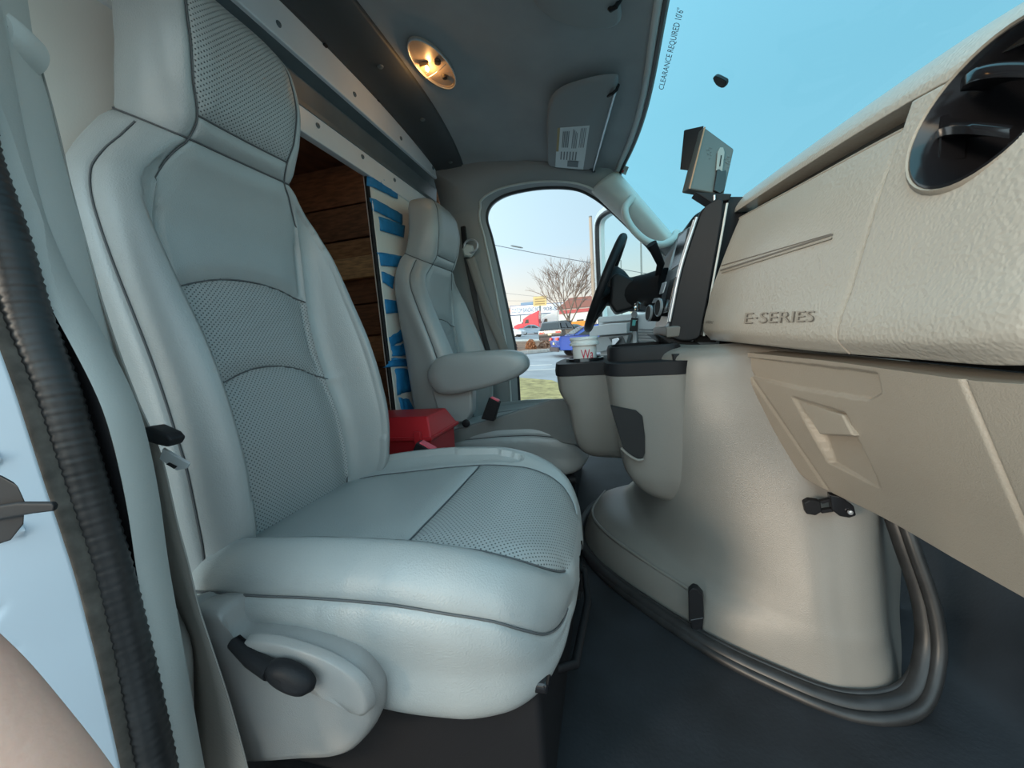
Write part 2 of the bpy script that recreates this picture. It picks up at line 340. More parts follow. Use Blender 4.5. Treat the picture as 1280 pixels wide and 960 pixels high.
def cushion_skin(yc, dz=0.0, dx=0.0):
    x = [-.74, -.70, -.62, -.5, -.4, -.3, -.22, -.16, -.12, -.095, -.082, -.077]
    hw = [.22, .255, .275, .285, .288, .288, .283, .268, .240, .195, .13, .05]
    w1 = [.15, .165, .175, .182, .185, .186, .182, .174, .158, .130, .09, .03]
    zt = [.335, .35, .365, .377, .387, .393, .390, .376, .355, .330, .308, .290]
    zb = [.35, .375, .400, .414, .420, .420, .408, .386, .360, .330, .306, .290]
    zs = [.31, .33, .350, .362, .370, .372, .364, .348, .316, .282, .268, .272]
    zk = [.26, .25, .240, .225, .212, .205, .205, .210, .220, .238, .252, .268]
    nv = 150; T = np.concatenate([np.linspace(-.74, -.14, 100, endpoint=False), -.077 - .063 * (1 - np.sin(np.linspace(0, math.pi / 2, nv - 100)))])
    a = pch(x, np.array([hw, w1, zt, zb, zs, zk]).T, T); rows = []
    for xx, (h, w, t, b, s_, k) in zip(T, a):
        w2 = w + (h - w) * .5; mid = s_ * .5 + k * .5
        half = [(0, t), (w * .6, t + .001), (w, t + .004), (w2, b), (h, s_), (h * .985, mid), (h * .93, k), (h * .5, k - .005)]
        loop = half + [(0, k - .005)] + [(-yy, zz) for yy, zz in half[:0:-1]]
        r = cr(loop, KU); rows.append(np.stack([np.full(len(r), xx + dx), r[:, 0] + yc, r[:, 1] + dz], 1))
    P = np.array(rows); nu = P.shape[1]; y = P[:, :, 1] - yc; X_ = P[:, :, 0] - dx
    c1, c2 = 2 * KU, 4 * KU; je = int(np.argmin(abs(T + .084)))
    lines = [P[:je, c1], P[:je, nu - c1], P[:je + 4, c2], P[:je + 4, nu - c2]]
    jt = int(np.argmin(abs(T + .325))); bow = lambda yy: -.325 + .012 * (1 - (yy / .18) ** 2)
    tr = [P[jt, i] for i in list(range(nu - c1, nu)) + list(range(0, c1 + 1))]
    lines.append(np.array(tr)); V = P.reshape(-1, 3); D = np.full(len(V), 9.0)
    for l in lines: D = np.minimum(D, segdist(V, l))
    N_ = gnormals(P).reshape(-1, 3); out = np.sign(np.sum(N_ * (V - np.array([-.4 + dx, yc, .31 + dz])) * np.array([.3, 1, 1]), 1)); N_ = N_ * out[:, None]
    swell = .007 * (1 - np.exp(-(D / .020) ** 2)) - .0040 * np.exp(-(D / .0036) ** 2)
    wr = .0005 * np.sin(V[:, 0] * 90 + 6 * np.sin(V[:, 0] * 17)) * np.exp(-((V[:, 2] - dz - .35) / .018) ** 2) * (abs(V[:, 1] - yc) > .25)
    P2 = (V + N_ * (swell + wr)[:, None]).reshape(P.shape)
    ii = np.arange(nu)[None, :].repeat(P.shape[0] - 1, 0); xm = (X_[:-1] + X_[1:]) / 2; ym = (y[:-1] + y[1:]) / 2
    cen_ = (ii < c1) | (ii >= nu - c1); side_f = (ii < c2) | (ii >= nu - c2); pan = np.zeros(ii.shape, int)
    pan[side_f] = 1; jj = np.arange(P.shape[0] - 1)[:, None].repeat(nu, 1); pan[cen_ & (jj < jt)] = 2; pan[cen_ & (jj >= jt)] = 3; pan[np.arange(P.shape[0] - 1) >= je] = 0
    return P2, pan, stitch(lines, V, N_)
def stitch(lines, V, N_):
    "thread lines lying in the seam grooves"
    out = []
    for l in lines:
        l = np.asarray(l); k = [int(np.argmin(((V - p) ** 2).sum(1))) for p in l]; out.append(l + N_[k] * -.0020)
    return out
def seams(L_, par):
    v, f = [], []
    for l in L_:
        l = np.asarray(l); keep = [0] + [i for i in range(1, len(l)) if np.linalg.norm(l[i] - l[i - 1]) > 1e-5]; l = l[keep]
        if len(l) < 2: continue
        for i, p in enumerate(l):
            t = l[min(i + 1, len(l) - 1)] - l[max(i - 1, 0)]; t = t / (np.linalg.norm(t) + 1e-9); s = np.cross(t, (.3, .5, .8)); s /= np.linalg.norm(s); w = np.cross(s, t)
            n = len(v); v += [p + s * .0017 * math.cos(a) + w * .0017 * math.sin(a) for a in (0, 1.571, 3.142, 4.712)]
            if i: f += [(n - 4 + k, n - 4 + (k + 1) % 4, n + (k + 1) % 4, n + k) for k in range(4)]
    obj('stitched_seam', v, f, seamm, par, 180)
def make_seat(name, yc, label, dz=0, dx=0):
    root = thing(name, (-.4 + dx, yc, 0), label, 'seat', 'van seats')
    P, pan, sl = back_skin(yc, dz, dx)
    md = split(P, pan, {0: ('backrest', leather, None), 1: ('bolster', leather, 0), 2: ('upper_panel', leather, 0), 3: ('lumbar_insert', perf, 0), 4: ('lower_insert', perf, 0),
                   5: ('headrest', leather, None), 6: ('headrest_insert', perf, 5)}, root)
    seams(sl, md[0])
    P, pan, sl = cushion_skin(yc, dz, dx)
    md = split(P, pan, {0: ('cushion', leather, None), 1: ('bolster', leather, 0), 2: ('rear_panel', leather, 0), 3: ('thigh_insert', perf, 0)}, root)
    seams(sl, md[0])
    return root
seat = make_seat('captain_chair', .69, 'large grey leather passenger seat with perforated panels, filling the left foreground')
pb = box('pedestal', (-.56, .455, .015), (-.112, .93, .235), black, seat, .012)
box('pedestal_lip', (-.57, .448, .225), (-.10, .938, .242), blackg, seat, .006)
box('track_bracket', (-.135, .945, .0), (-.105, .965, .15), black, seat, .004); box('track_bracket', (-.11, .95, .02), (-.085, .972, .09), black, seat, .008)
tube('track_handle', [(-.16, .93, .12), (-.085, .90, .115), (-.072, .80, .11), (-.085, .62, .118), (-.16, .58, .12)], .008, black, seat)
# plastic side shield with recline lever
Y0 = .37
sh = [(222, 772), (238, 764), (262, 762), (275, 768), (292, 795), (330, 797), (380, 805), (435, 828), (462, 862), (468, 885), (462, 915), (432, 945), (380, 951), (285, 951), (262, 900)]
shv = [at(x, y, Y=Y0) for x, y in sh]; cen = np.mean(shv, 0)
def ring(s, y): return [np.array([cen[0] + (p[0] - cen[0]) * s, y, cen[2] + (p[2] - cen[2]) * s]) for p in cr(shv, 5)]
Pn = np.array([ring(.97, .41), ring(1.0, .40), ring(1.01, .385), ring(.99, .374), ring(.95, .368), ring(.88, .366), ring(.5, .364), ring(.02, .363)])
sd_ = gridobj('side_shield', Pn, shield, seat, True, True, 60)
rg = [at(x, y, Y=.362) for x, y in [(310, 800), (350, 802), (410, 822), (450, 850), (462, 880), (452, 892), (420, 876), (380, 858), (340, 842), (312, 815)]]
rc = np.mean(rg, 0); rl = lambda s, y: [np.array([rc[0] + (p[0] - rc[0]) * s, y, rc[2] + (p[2] - rc[2]) * s]) for p in cr(rg, 4)]
gridobj('recess_plate', np.array([rl(1.04, .369), rl(1.0, .359), rl(.93, .357), rl(.5, .358), rl(.02, .358)]), shield, sd_, True, True, 60)
lc = at(362, 846, Y=.345); lv = tube('recline_lever', [at(292, 803, Y=.36), at(315, 824, Y=.352), at(340, 838, Y=.345)], lambda t: .008 + .004 * t, black, seat)
N2 = 28; P_ = []
for s, dy in ((.05, -.014), (.5, -.013), (.85, -.009), (1, 0), (.9, .008), (.05, .010)):
    P_.append([lc + np.array([s * .036 * math.cos(a) + 0, dy * .9, s * .019 * math.sin(a) - .006 * math.cos(a)]) for a in np.linspace(0, 2 * math.pi, N2, endpoint=False)])
gridobj('lever_paddle', np.array(P_), black, lv, True, True, 60)
hexa('lever_gap', [at(x, y, Y=yy) for yy in (.3635, .372) for x, y in [(288, 800), (325, 832), (338, 824), (300, 793)]], black, seat)
# buckle beside the passenger cushion
def buckle(name, pxs, Y, d, label):
    b = thing(name, at(*pxs[0], Y=Y), label, 'buckle'); c = [at(x, y, Y=Y) for x, y in pxs]
    prism('buckle_body', c, (0, d, 0), black, b, .004); top = [c[1] * .88 + c[0] * .12, c[1], c[2], c[2] * .88 + c[3] * .12]
    up = np.array([.0, 0, .004]); mid = lambda p, q, t: p + (q - p) * t
    e0, e1 = mid(c[1], c[2], .12), mid(c[1], c[2], .88); inw = (c[0] - c[1]); inw = inw / np.linalg.norm(inw) * .012
    hexa('release_button', [e0 + inw + (0, .004, 0), e1 + inw + (0, .004, 0), e1 + inw + (0, d - .004, 0), e0 + inw + (0, d - .004, 0), e0 - inw * .35 + (0, .004, 0), e1 - inw * .35 + (0, .004, 0), e1 - inw * .35 + (0, d - .004, 0), e0 - inw * .35 + (0, d - .004, 0)], redbtn, b, .002)
    return b
bk = buckle('belt_buckle', [(505, 588), (520, 553), (543, 566), (532, 592)], 1.0, .035, 'black seat belt buckle with red button beside the passenger cushion')
# driver seat
dseat = make_seat('captain_chair', 1.72, 'grey leather driver seat with padded armrest, in front of the blue taped panel', -.05, -.02)
ar = [at(x, y, Y=1.40) for x, y in [(532, 470), (540, 452), (556, 444), (590, 440), (630, 438), (650, 442), (658, 452), (656, 463), (640, 474), (610, 484), (585, 490), (560, 494), (542, 490)]]
ac = np.mean(ar, 0); al = lambda s, y: [np.array([ac[0] + (p[0] - ac[0]) * s, y, ac[2] + (p[2] - ac[2]) * s]) for p in cr(ar, 5)]
gridobj('armrest', np.array([al(.02, 1.396), al(.7, 1.397), al(.93, 1.402), al(.99, 1.412), al(1.012, 1.421), al(1.0, 1.425), al(1.012, 1.429), al(1.0, 1.46), al(.95, 1.478), al(.7, 1.483), al(.02, 1.484)]), leather, dseat, True, True, 60)
bs = [at(x, y, Y=1.44) for x, y in [(538, 485), (590, 485), (590, 515), (582, 528), (562, 531), (548, 520)]]
prism('armrest_bracket', bs, (0, .06, 0), leather, dseat, .012)
sk = [at(x, y, Y=1.44) for x, y in [(560, 545), (566, 538), (600, 528), (620, 522), (690, 500), (735, 498), (730, 558), (690, 553), (640, 549), (590, 553), (562, 556)]]
prism('side_skirt', sk, (0, .03, 0), mat('dull grey vinyl', (.20, .205, .20), .6, grain=300, mottle=.08), dseat, .008)
box('pedestal', (-.55, 1.50, .015), (-.16, 1.95, .22), black, dseat, .01)
tube('slide_rail', [(-.55, 1.47, .13), (-.15, 1.47, .13)], .016, black, dseat)
lathe('pivot_bolt', at(583, 529, Y=1.43), (0, -1, 0), [(.016, 0), (.016, .008), (.009, .012), (.004, .012)], black, dseat)
buckle('belt_buckle', [(601, 524), (611, 497), (624, 503), (617, 527)], 1.36, .03, 'black seat belt buckle with pale red button standing beside the driver cushion')
# red tool box behind the seats
tb = thing('tool_box', (-.68, 1.2, .05), 'red plastic tool box on the floor behind the two seats', 'box')
a0, a1 = np.array([-.83, 1.20]), np.array([-.575, 1.20]); 
hexa('box_body', [(-.86, 1.14, .02), (-.60, 1.14, .02), (-.60, 1.34, .02), (-.86, 1.34, .02), (-.87, 1.13, .40), (-.585, 1.13, .40), (-.585, 1.34, .40), (-.87, 1.34, .40)], red, tb, .008)
hexa('box_lid', [(-.88, 1.12, .40), (-.575, 1.12, .40), (-.575, 1.35, .40), (-.88, 1.35, .40), (-.865, 1.16, .465), (-.60, 1.16, .465), (-.60, 1.31, .465), (-.865, 1.31, .465)], red, tb, .006)
box('lid_rim', (-.885, 1.115, .392), (-.572, 1.355, .404), red, tb, .003)
box('latch', (-.63, 1.105, .37), (-.605, 1.117, .425), red, tb, .003); box('latch', (-.82, 1.105, .37), (-.795, 1.117, .425), red, tb, .003)
# ------------------------------------------------------------------ setting: floor, ceiling, walls
def st(o): o['kind'] = 'structure'; return o
XB = -.89
xs = np.linspace(-1.0, 1.05, 50); ys = np.linspace(.16, 2.2, 40); fl = []
for x in xs:                                        # floor rises into the toe board
    zt = 0 if x < .62 else min(.55, (x - .62) * 1.15)
    fl.append([(x if x < .62 else .62 + (x - .62) * .85, y, zt + (.004 * math.sin(x * 9 + y * 5) if x < .62 else 0)) for y in ys])
floor = st(gridobj('floor', np.array(fl), matm, smooth=60, thick=.012))
st(gridobj('wall_front', np.array([[(x, y, .45 + .36 * (x - .975) / .06) for y in (.16, 2.2)] for x in (.975, 1.035)]), carpet, thick=.02))
def zc(x, y):
    base = float(np.interp(x, [-.9, -.6, -.35, -.15, .02, .20], [1.715, 1.705, 1.665, 1.61, 1.565, 1.515]))
    s = abs(y - 1.2) / .95
    return base - .09 * s ** 2.2 - .10 * max(0, s - .82) ** 1.3 * 3
def hx(y): return .166 - .125 * (max(0, abs(y - 1.2) - .15) / .82) ** 2.4    # front edge of the roof lining
C_ = []
for t in np.linspace(0, 1, 46):
    row = []
    for y in np.linspace(.22, 2.18, 60):
        x = -.84 + (hx(y) + .84) * t; z = zc(x, y)
        # shallow pressed pockets and a faint pad, as the lining has
        z += .018 * math.exp(-(((x + .33) / .16) ** 2 + ((y - 1.72) / .22) ** 2)) - .012 * math.exp(-(((x + .12) / .10) ** 2 + ((y - 1.25) / .07) ** 2))
        row.append((x, y, z))
    C_.append(row)
CE = np.array(C_); ceil = st(gridobj('ceiling', CE, headm, smooth=80, thick=.01))
edge = np.array([(hx(y), y, zc(hx(y), y) - .004) for y in np.linspace(.22, 2.07, 40)])
sweep('header_trim', edge, circ(.013, 8), trimg, ceil, caps=True)
sweep('glass_gasket', edge + np.array([.016, 0, -.004]), circ(.010, 8, .013), rubber, ceil, caps=True)
# dark strip with press studs along the back of the lining
ST = []
for y in np.linspace(.25, 2.13, 40):
    x1 = -.655 - .05 * max(0, (y - 1.5) / .6) ** 2
    ST.append([(XB + .03, y, zc(-.85, y) - .012), (XB + .06, y, zc(-.83, y) - .016), ((x1 + XB) / 2, y, zc(-.75, y) - .017), (x1 - .01, y, zc(x1, y) - .015), (x1, y, zc(x1, y) - .004)])
t1 = st(gridobj('trim_1', np.array(ST), darkm, smooth=60, thick=.004))
for (px, py) in ((395, 0), (476, 88), (528, 148), (562, 191)):
    p = at(px, py, Z=1.675); lathe('press_stud', (p[0], p[1], zc(p[0], p[1]) - .020), (0, 0, -1), [(.011, 0), (.010, .003), (.006, .0045), (.001, .005)], steelg, t1, 14)
# steel header over the opening: two white flanges with bolts and a dark channel between
t2 = st(box('trim_2', (XB + .004, .25, 1.585), (-.85, 2.15, 1.72), whitep, None, .004))
t3 = st(box('trim_3', (XB - .02, .25, 1.385), (XB + .008, 2.15, 1.475), whitep, None, .003))
t4 = st(obj('trim_4', [(-.852, .25, 1.588), (-.852, 2.15, 1.588), (-.905, .25, 1.575), (-.905, 2.15, 1.575), (-.915, .25, 1.50), (-.915, 2.15, 1.50), (XB + .012, .25, 1.478), (XB + .012, 2.15, 1.478), (XB + .012, .25, 1.463), (XB + .012, 2.15, 1.463), (-.93, .25, 1.46), (-.93, 2.15, 1.46), (-.93, .25, 1.6), (-.93, 2.15, 1.6)],
   [(0, 1, 3, 2), (2, 3, 5, 4), (4, 5, 7, 6), (6, 7, 9, 8), (8, 9, 11, 10), (10, 11, 13, 12), (12, 13, 1, 0)], steelg))
def bolt(px, py, x, par, r=.0085):
    p = at(px, py, X=x); lathe('bolt', p, (1, 0, 0), [(r, -.002), (r, .002), (r * .75, .0045), (r * .35, .005), (r * .3, .003), (.0005, .003)], steelg, par, 12)
for q in ((348, 30), (443, 118), (501, 173), (541, 210)): bolt(*q, -.85, t2)
for q in ((397, 157), (453, 196), (493, 225)): bolt(*q, XB + .008, t3)
for q in ((406, 55), (473, 124)):                     # black push clips behind the white flange edge
    p = at(*q, X=-.848); box('push_clip', p - (.004, .008, .008), p + (.006, .008, .008), black, t2, .002)
st(box('wall_rear', (XB - .03, .20, .0), (XB, .78, 1.70), cream, None, .003))
wr2 = st(box('wall_rear', (XB - .03, 1.447, .0), (XB, 2.16, 1.40), cream, None, .003))
tube('edge_trim', [(XB - .012, 1.444, z) for z in np.linspace(.02, 1.385, 12)], .009, black, wr2)
# ---- cargo box behind the opening: plank walls and rails
wd = st(box('wall_back', (-2.62, .0, -.05), (-2.60, 2.4, 1.9), plank[1]))
wl_ = st(box('wall_cargo', (-2.6, 2.32, -.05), (XB - .04, 2.34, 1.9), plank[1]))
rr = random.Random(3)
for k in range(9):
    box('plank', (-2.58, 2.285 - rr.random() * .006, -.04 + k * .21), (XB - .06, 2.318, .16 + k * .21), plank[1 if k % 3 else 0], wl_, .004)
for z0, z1 in ((1.165, 1.30), (.62, .755), (.16, .29)):
    box('rail', (-2.55, 2.235, z0), (XB - .08, 2.284, z1), plank[2 if z0 > 1 else 0], wl_, .006)
for k in range(11):
    box('plank', (-2.599, .02 + k * .21, 0), (-2.57 + rr.random() * .006, .215 + k * .21, 1.85), plank[(k + 1) % 2], wd, .004)
st(box('ceiling_cargo', (-2.6, .0, 1.9), (XB - .03, 2.34, 1.92), plank[1])); st(box('floor_cargo', (-2.6, .0, -.08), (XB - .03, 2.34, -.02), plank[1]))
st(box('wall_cargo_side', (-2.6, .02, -.05), (XB - .031, .05, 1.9), whitep))
post = tag(box('timber_post', (-1.02, .80, .0), (-.945, .86, 1.45), plank[0], None, .004), 'brown timber post at the left side of the cargo opening', 'post')
# ---- blue tape on the cut panel edge
TP = [('topmost blue tape strip on the cut panel edge', [(463, 214), (497, 236), (497, 249), (463, 232)]),
      ('second blue tape strip down the cut panel edge', [(466, 247), (503, 268), (503, 281), (468, 263)]),
      ('third blue tape strip, overlapping the strip above near the driver headrest', [(474, 270), (506, 282), (505, 297), (476, 288)]),
      ('fourth blue tape strip, level with the driver headrest base', [(474, 315), (502, 320), (501, 334), (477, 332)]),
      ('fifth blue tape strip, short and slanting beside the driver shoulder', [(478, 339), (493, 346), (491, 361), (480, 353)]),
      ('sixth blue tape strip, a small square piece beside the driver backrest', [(482, 374), (496, 376), (497, 391), (484, 392)]),
      ('seventh blue tape strip, torn and rising to the right', [(487, 422), (504, 410), (508, 423), (490, 434)]),
      ('eighth blue tape strip, wrinkled, just below the torn rising strip', [(490, 433), (512, 428), (518, 442), (491, 446)]),
      ('crumpled blue tape with a loose torn tail sticking out left', [(481, 459), (491, 447), (523, 450), (522, 457)]),
      ('largest blue tape patch, wide and wrinkled, low on the cut panel edge', [(494, 460), (527, 463), (523, 486), (498, 494)]),
      ('lowest blue tape piece, hanging above the red tool box', [(499, 497), (511, 499), (521, 516), (505, 518)])]
for i, (lab, q) in enumerate(TP):
    c = [at(x, y, X=XB + .006) for x, y in q]; g = []
    for a in np.linspace(0, 1, 5):
        r_ = []
        for b in np.linspace(0, 1, 12):
            p = (c[0] * (1 - b) + c[1] * b) * (1 - a) + (c[3] * (1 - b) + c[2] * b) * a
            amp = .0035 if i > 6 else .0012
            p = p + np.array([amp * math.sin(b * 17 + i + a * 5) + amp * .6 * math.sin(b * 31 + a * 9 + i), 0, .0025 * math.sin(b * 9 + i * 2) if i > 5 else 0])
            if b == 0: p = p + np.array([-.012, -.006, 0])
            r_.append(p)
        g.append(r_)
    tag(gridobj('blue_tape', np.array(g), bluetape, thick=.0012, smooth=60), lab, 'tape', 'blue tape on the cut panel edge')
# ---- driver side wall round the open doorway
YD = 2.12
con = [(-.53, .0), (-.52, .3), (-.515, .6), (-.53, .75), (-.565, 1.02), (-.60, 1.25), (-.622, 1.36), (-.605, 1.425), (-.55, 1.465), (-.457, 1.484), (-.3, 1.482), (-.142, 1.452), (-.04, 1.395), (.068, 1.29), (.25, 1.075), (.36, .94), (.42, .6), (.42, .0)]
cc = cr([(x, YD, z) for x, z in con], 6, False)
nk = 9 * 6
outer = []
for i, p in enumerate(cc):
    x, _, z = p
    if i < 7 * 6: outer.append((XB + .02, 2.13, z))
    elif i < 12 * 6:
        f = (i - 42) / 30; xx = XB + .02 + (hx(2.07) - XB - .02) * f ** 1.0; outer.append((xx, 2.03, zc(xx, 2.03) - .01 if xx > -.8 else 1.62))
    else:
        f = (i - 72) / max(1, len(cc) - 73); a = np.array([.075, 2.045, 1.455]); b = np.array([.335, 1.985, 1.08]); c3 = np.array([.55, 2.02, .0])
        outer.append(tuple(a + (b - a) * f / .45) if f < .45 else tuple(b + (c3 - b) * (f - .45) / .55))
outer = np.array(outer); inner = np.array(cc); mids = inner * .55 + outer * .45 + np.array([0, -.028, 0]); near = inner * .9 + outer * .1 + np.array([0, -.03, 0])
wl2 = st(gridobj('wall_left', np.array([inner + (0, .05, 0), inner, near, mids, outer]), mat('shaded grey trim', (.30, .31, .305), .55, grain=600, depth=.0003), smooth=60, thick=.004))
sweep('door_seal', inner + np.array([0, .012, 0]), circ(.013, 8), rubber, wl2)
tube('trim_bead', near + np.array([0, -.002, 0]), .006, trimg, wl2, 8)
# A pillar with grab handle (own lighter grey cover)
pa, pb_ = np.array([.05, 2.05, 1.46]), np.array([.36, 1.97, 1.04])
AP = []
for f in np.linspace(0, 1, 14):
    o_ = np.array([.078, 2.035, 1.455]) * (1 - f) + np.array([.345, 1.975, 1.06]) * f; i_ = np.array([-.045, 2.10, 1.405]) * (1 - f) + np.array([.235, 2.10, 1.08]) * f
    m_ = (o_ + i_) / 2 + np.array([-.012, -.035, 0]); AP.append([o_ + (.012, .02, 0), o_, o_ * .7 + m_ * .3 + (-.006, -.012, 0), m_, i_ * .7 + m_ * .3 + (-.005, -.008, 0), i_, i_ + (.01, .03, 0)])
ap = st(gridobj('trim_5', dense(AP, 24, 30), trimg, smooth=60, thick=.003))
gp = [at(790, 248, Y=2.0), at(781, 262, Y=1.975), at(788, 282, Y=1.965), at(806, 300, Y=1.955), at(826, 306, Y=1.95), at(840, 300, Y=1.96), at(846, 292, Y=1.985)]
gh = thing('grab_handle', gp[0], 'pale grey curved grab handle on the far windscreen pillar', 'handle')
tube('grip', cr(gp, 6, False), lambda t: .017, trimg, gh, 12)
lathe('mount_cap', gp[0] + (0, .02, 0), (0, -1, 0), [(.02, 0), (.02, .015), (.014, .022), (.002, .024)], trimg, gh, 16)
lathe('mount_cap', gp[-1] + (0, .02, 0), (0, -1, 0), [(.02, 0), (.02, .015), (.014, .022), (.002, .024)], trimg, gh, 16)
# driver belt on the far door pillar
db = thing('driver_seat_belt', (-.72, 2.08, 1.2), 'dark grey seat belt with pale anchor on the far door pillar', 'seat belt')
box('height_slot', (-.752, 2.06, 1.20), (-.722, 2.075, 1.33), black, db, .01)
lathe('anchor_cover', at(586, 314, Y=2.05), (.25, -1, 0), [(.036, 0), (.036, .014), (.028, .022), (.004, .024)], trimg, db, 6)
tube('anchor_ring', [at(589, 308, Y=2.04) + np.array([.038 * math.cos(a), -.006, .034 * math.sin(a)]) for a in np.linspace(0, 2 * math.pi, 20, endpoint=False)], .006, silver, db, 8, True)
def ribbon(name, pts, widths, m, parent=None, th=.0016):
    L_ = cr(pts, 10, False); W_ = cr([w for w in widths], 10, False); return gridobj(name, np.stack([L_ - W_ / 2, L_ - W_ / 6, L_ + W_ / 6, L_ + W_ / 2], 1), m, parent, thick=th, smooth=80)
ribbon('belt', [at(588, 322, Y=2.05), at(600, 360, Y=2.05), at(614, 400, Y=2.05), at(628, 432, Y=2.04), at(640, 470, Y=2.03)], [np.array([.05, 0, .012])] * 5, beltm, db)
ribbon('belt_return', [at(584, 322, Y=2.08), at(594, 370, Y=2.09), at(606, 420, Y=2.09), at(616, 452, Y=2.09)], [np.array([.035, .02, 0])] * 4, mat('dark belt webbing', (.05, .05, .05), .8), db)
# ---- passenger door pillar, weather seal and painted jamb nearest the camera
YR = np.concatenate([np.linspace(-40, 1020, 70)])
def edge_px(tab): return np.interp(YR, [b for a, b in tab], [a for a, b in tab])
def smooth1(a, k=3):
    for _ in range(k): a = np.concatenate([a[:1], (a[:-2] + a[1:-1] * 2 + a[2:]) / 4, a[-1:]])
    return a
def curve_at(tab, Y): return np.array([at(x, y, Y=Y) for x, y in zip(smooth1(edge_px(tab)), YR)])
R_ = curve_at([(20, -40), (35, 60), (52, 110), (80, 220), (115, 350), (152, 480), (176, 580), (197, 700), (206, 760), (238, 800), (241, 960), (243, 1020)], .352)
L_ = curve_at([(-60, -40), (-22, 150), (6, 262), (42, 345), (75, 400), (117, 480), (136, 525), (150, 580), (162, 640), (173, 720), (190, 810), (218, 960), (230, 1020)], .275)
nrm = np.array([.012, -.010, 0])
PG = np.stack([R_ + (-.05, .03, 0), R_ + (-.012, .010, 0), R_, R_ * .8 + L_ * .2 + nrm, R_ * .5 + L_ * .5 + nrm * 1.3, R_ * .2 + L_ * .8 + nrm, L_, L_ + (-.004, .03, 0)], 1)
st(gridobj('trim_6', PG, trimg, smooth=60, thick=.004))
sl = curve_at([(-60, -40), (-35, 180), (8, 300), (36, 400), (69, 480), (105, 600), (141, 720), (168, 830), (197, 960), (208, 1020)], .255)
sl = pch(np.linspace(0, 1, len(sl)), sl, np.linspace(0, 1, 260))
seal = tag(sweep('weather_seal', sl, lambda t: [(a * (1 + .05 * math.sin(t * 640)), b * (1 + .05 * math.sin(t * 640))) for a, b in circ(.0165, 12, .016)], rubber, smooth=80), 'ribbed black rubber weather seal along the near door opening', 'seal')
s2 = curve_at([(-95, -40), (-75, 180), (-35, 300), (-4, 400), (31, 480), (70, 600), (110, 720), (136, 830), (162, 960), (174, 1020)], .238)
obj_ = sweep('seal_lip', s2, circ(.0105, 10, .008), mat('dusty rubber', (.10, .09, .078), .85, mottle=.35, mscale=60, grain=200), seal, smooth=80)
a_ = curve_at([(-60, -40), (-35, 180), (8, 300), (36, 400), (69, 480), (105, 600), (141, 720), (168, 830), (197, 960), (208, 1020)], .262); b_ = L_ + np.array([-.004, .006, 0])
st(gridobj('trim_7', np.stack([a_, a_ * .5 + b_ * .5 + (-.012, .008, 0), b_], 1), black, thick=.004))
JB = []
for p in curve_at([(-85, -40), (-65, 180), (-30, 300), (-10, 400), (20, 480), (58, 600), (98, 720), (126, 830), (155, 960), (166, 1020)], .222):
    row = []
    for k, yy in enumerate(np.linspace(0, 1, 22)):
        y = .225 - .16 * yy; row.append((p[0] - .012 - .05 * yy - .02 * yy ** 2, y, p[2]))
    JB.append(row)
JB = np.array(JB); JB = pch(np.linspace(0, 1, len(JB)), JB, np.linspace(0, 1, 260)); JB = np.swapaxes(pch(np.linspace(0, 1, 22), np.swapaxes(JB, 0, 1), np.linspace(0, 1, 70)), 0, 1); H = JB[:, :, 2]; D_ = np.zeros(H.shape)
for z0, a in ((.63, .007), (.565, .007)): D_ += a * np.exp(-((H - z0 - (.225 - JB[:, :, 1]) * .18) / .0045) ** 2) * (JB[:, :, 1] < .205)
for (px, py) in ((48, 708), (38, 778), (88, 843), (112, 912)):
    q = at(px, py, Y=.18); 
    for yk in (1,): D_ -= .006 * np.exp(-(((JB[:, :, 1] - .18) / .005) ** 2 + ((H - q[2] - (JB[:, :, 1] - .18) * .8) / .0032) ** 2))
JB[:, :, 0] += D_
jamb = st(gridobj('wall_right', JB, mat('white door paint with sky tint', (.66, .74, .82), .35, mottle=.03), smooth=60, thick=.004))  # white paint with the sky's blue light mixed into its colour
def jx(y, z):
    k = np.argmin((JB[:, :, 1] - y) ** 2 + (JB[:, :, 2] - z) ** 2); return JB.reshape(-1, 3)[k]

# roof rail and pillar head over the near doorway (they shade the cab)
st(box('trim_8', (XB, .17, 1.47), (.16, .27, 1.66), trimg, None, .02))
p0 = R_[0]; st(hexa('trim_9', [p0 + (-.08, .02, -.02), p0 + (.0, .0, -.02), p0 + (.0, -.09, -.02), p0 + (-.08, -.09, -.02), (-.82, .36, 1.6), (-.70, .36, 1.6), (-.70, .22, 1.6), (-.82, .22, 1.6)], trimg, None, .01))
# ------------------------------------------------------------------ passenger seat belt
psb = thing('passenger_seat_belt', (-.6, .34, .1), 'grey webbing seat belt hanging in front of the near door pillar', 'seat belt')
bpath = [((36, 60), .375), ((62, 160), .372), ((92, 290), .368), ((128, 410), .364), ((160, 500), .362), ((187, 570), .36), ((205, 655), .358), ((217, 710), .357), ((235, 760), .356), ((250, 805), .355), ((263, 875), .354), ((274, 960), .352), ((281, 1015), .351)]
wl = [15, 18, 18, 19, 21, 26, 31, 36, 25, 24, 42, 64, 72]
pts = [at(*p, Y=y) for p, y in bpath]; wd_ = [at(p[0] + w * .5, p[1] - w * .08, Y=y - .012) - at(p[0] - w * .5, p[1] + w * .08, Y=y + .010) for (p, y), w in zip(bpath, wl)]
bl = ribbon('webbing', pts, wd_, beltm, psb)
LB = cr(pts, 10, False); WB = cr(wd_, 10, False)
for s in (-.5, .5): tube('webbing_edge', LB + WB * s, .0011, mat('belt edge', (.30, .29, .27), .7), bl, 6)
tg = [at(x, y, Y=.34) for x, y in [(170, 536), (186, 534), (206, 543), (213, 551), (208, 560), (192, 556), (174, 550)]]
tn = prism('tongue_grip', tg, (0, .02, 0), black, psb, .004)
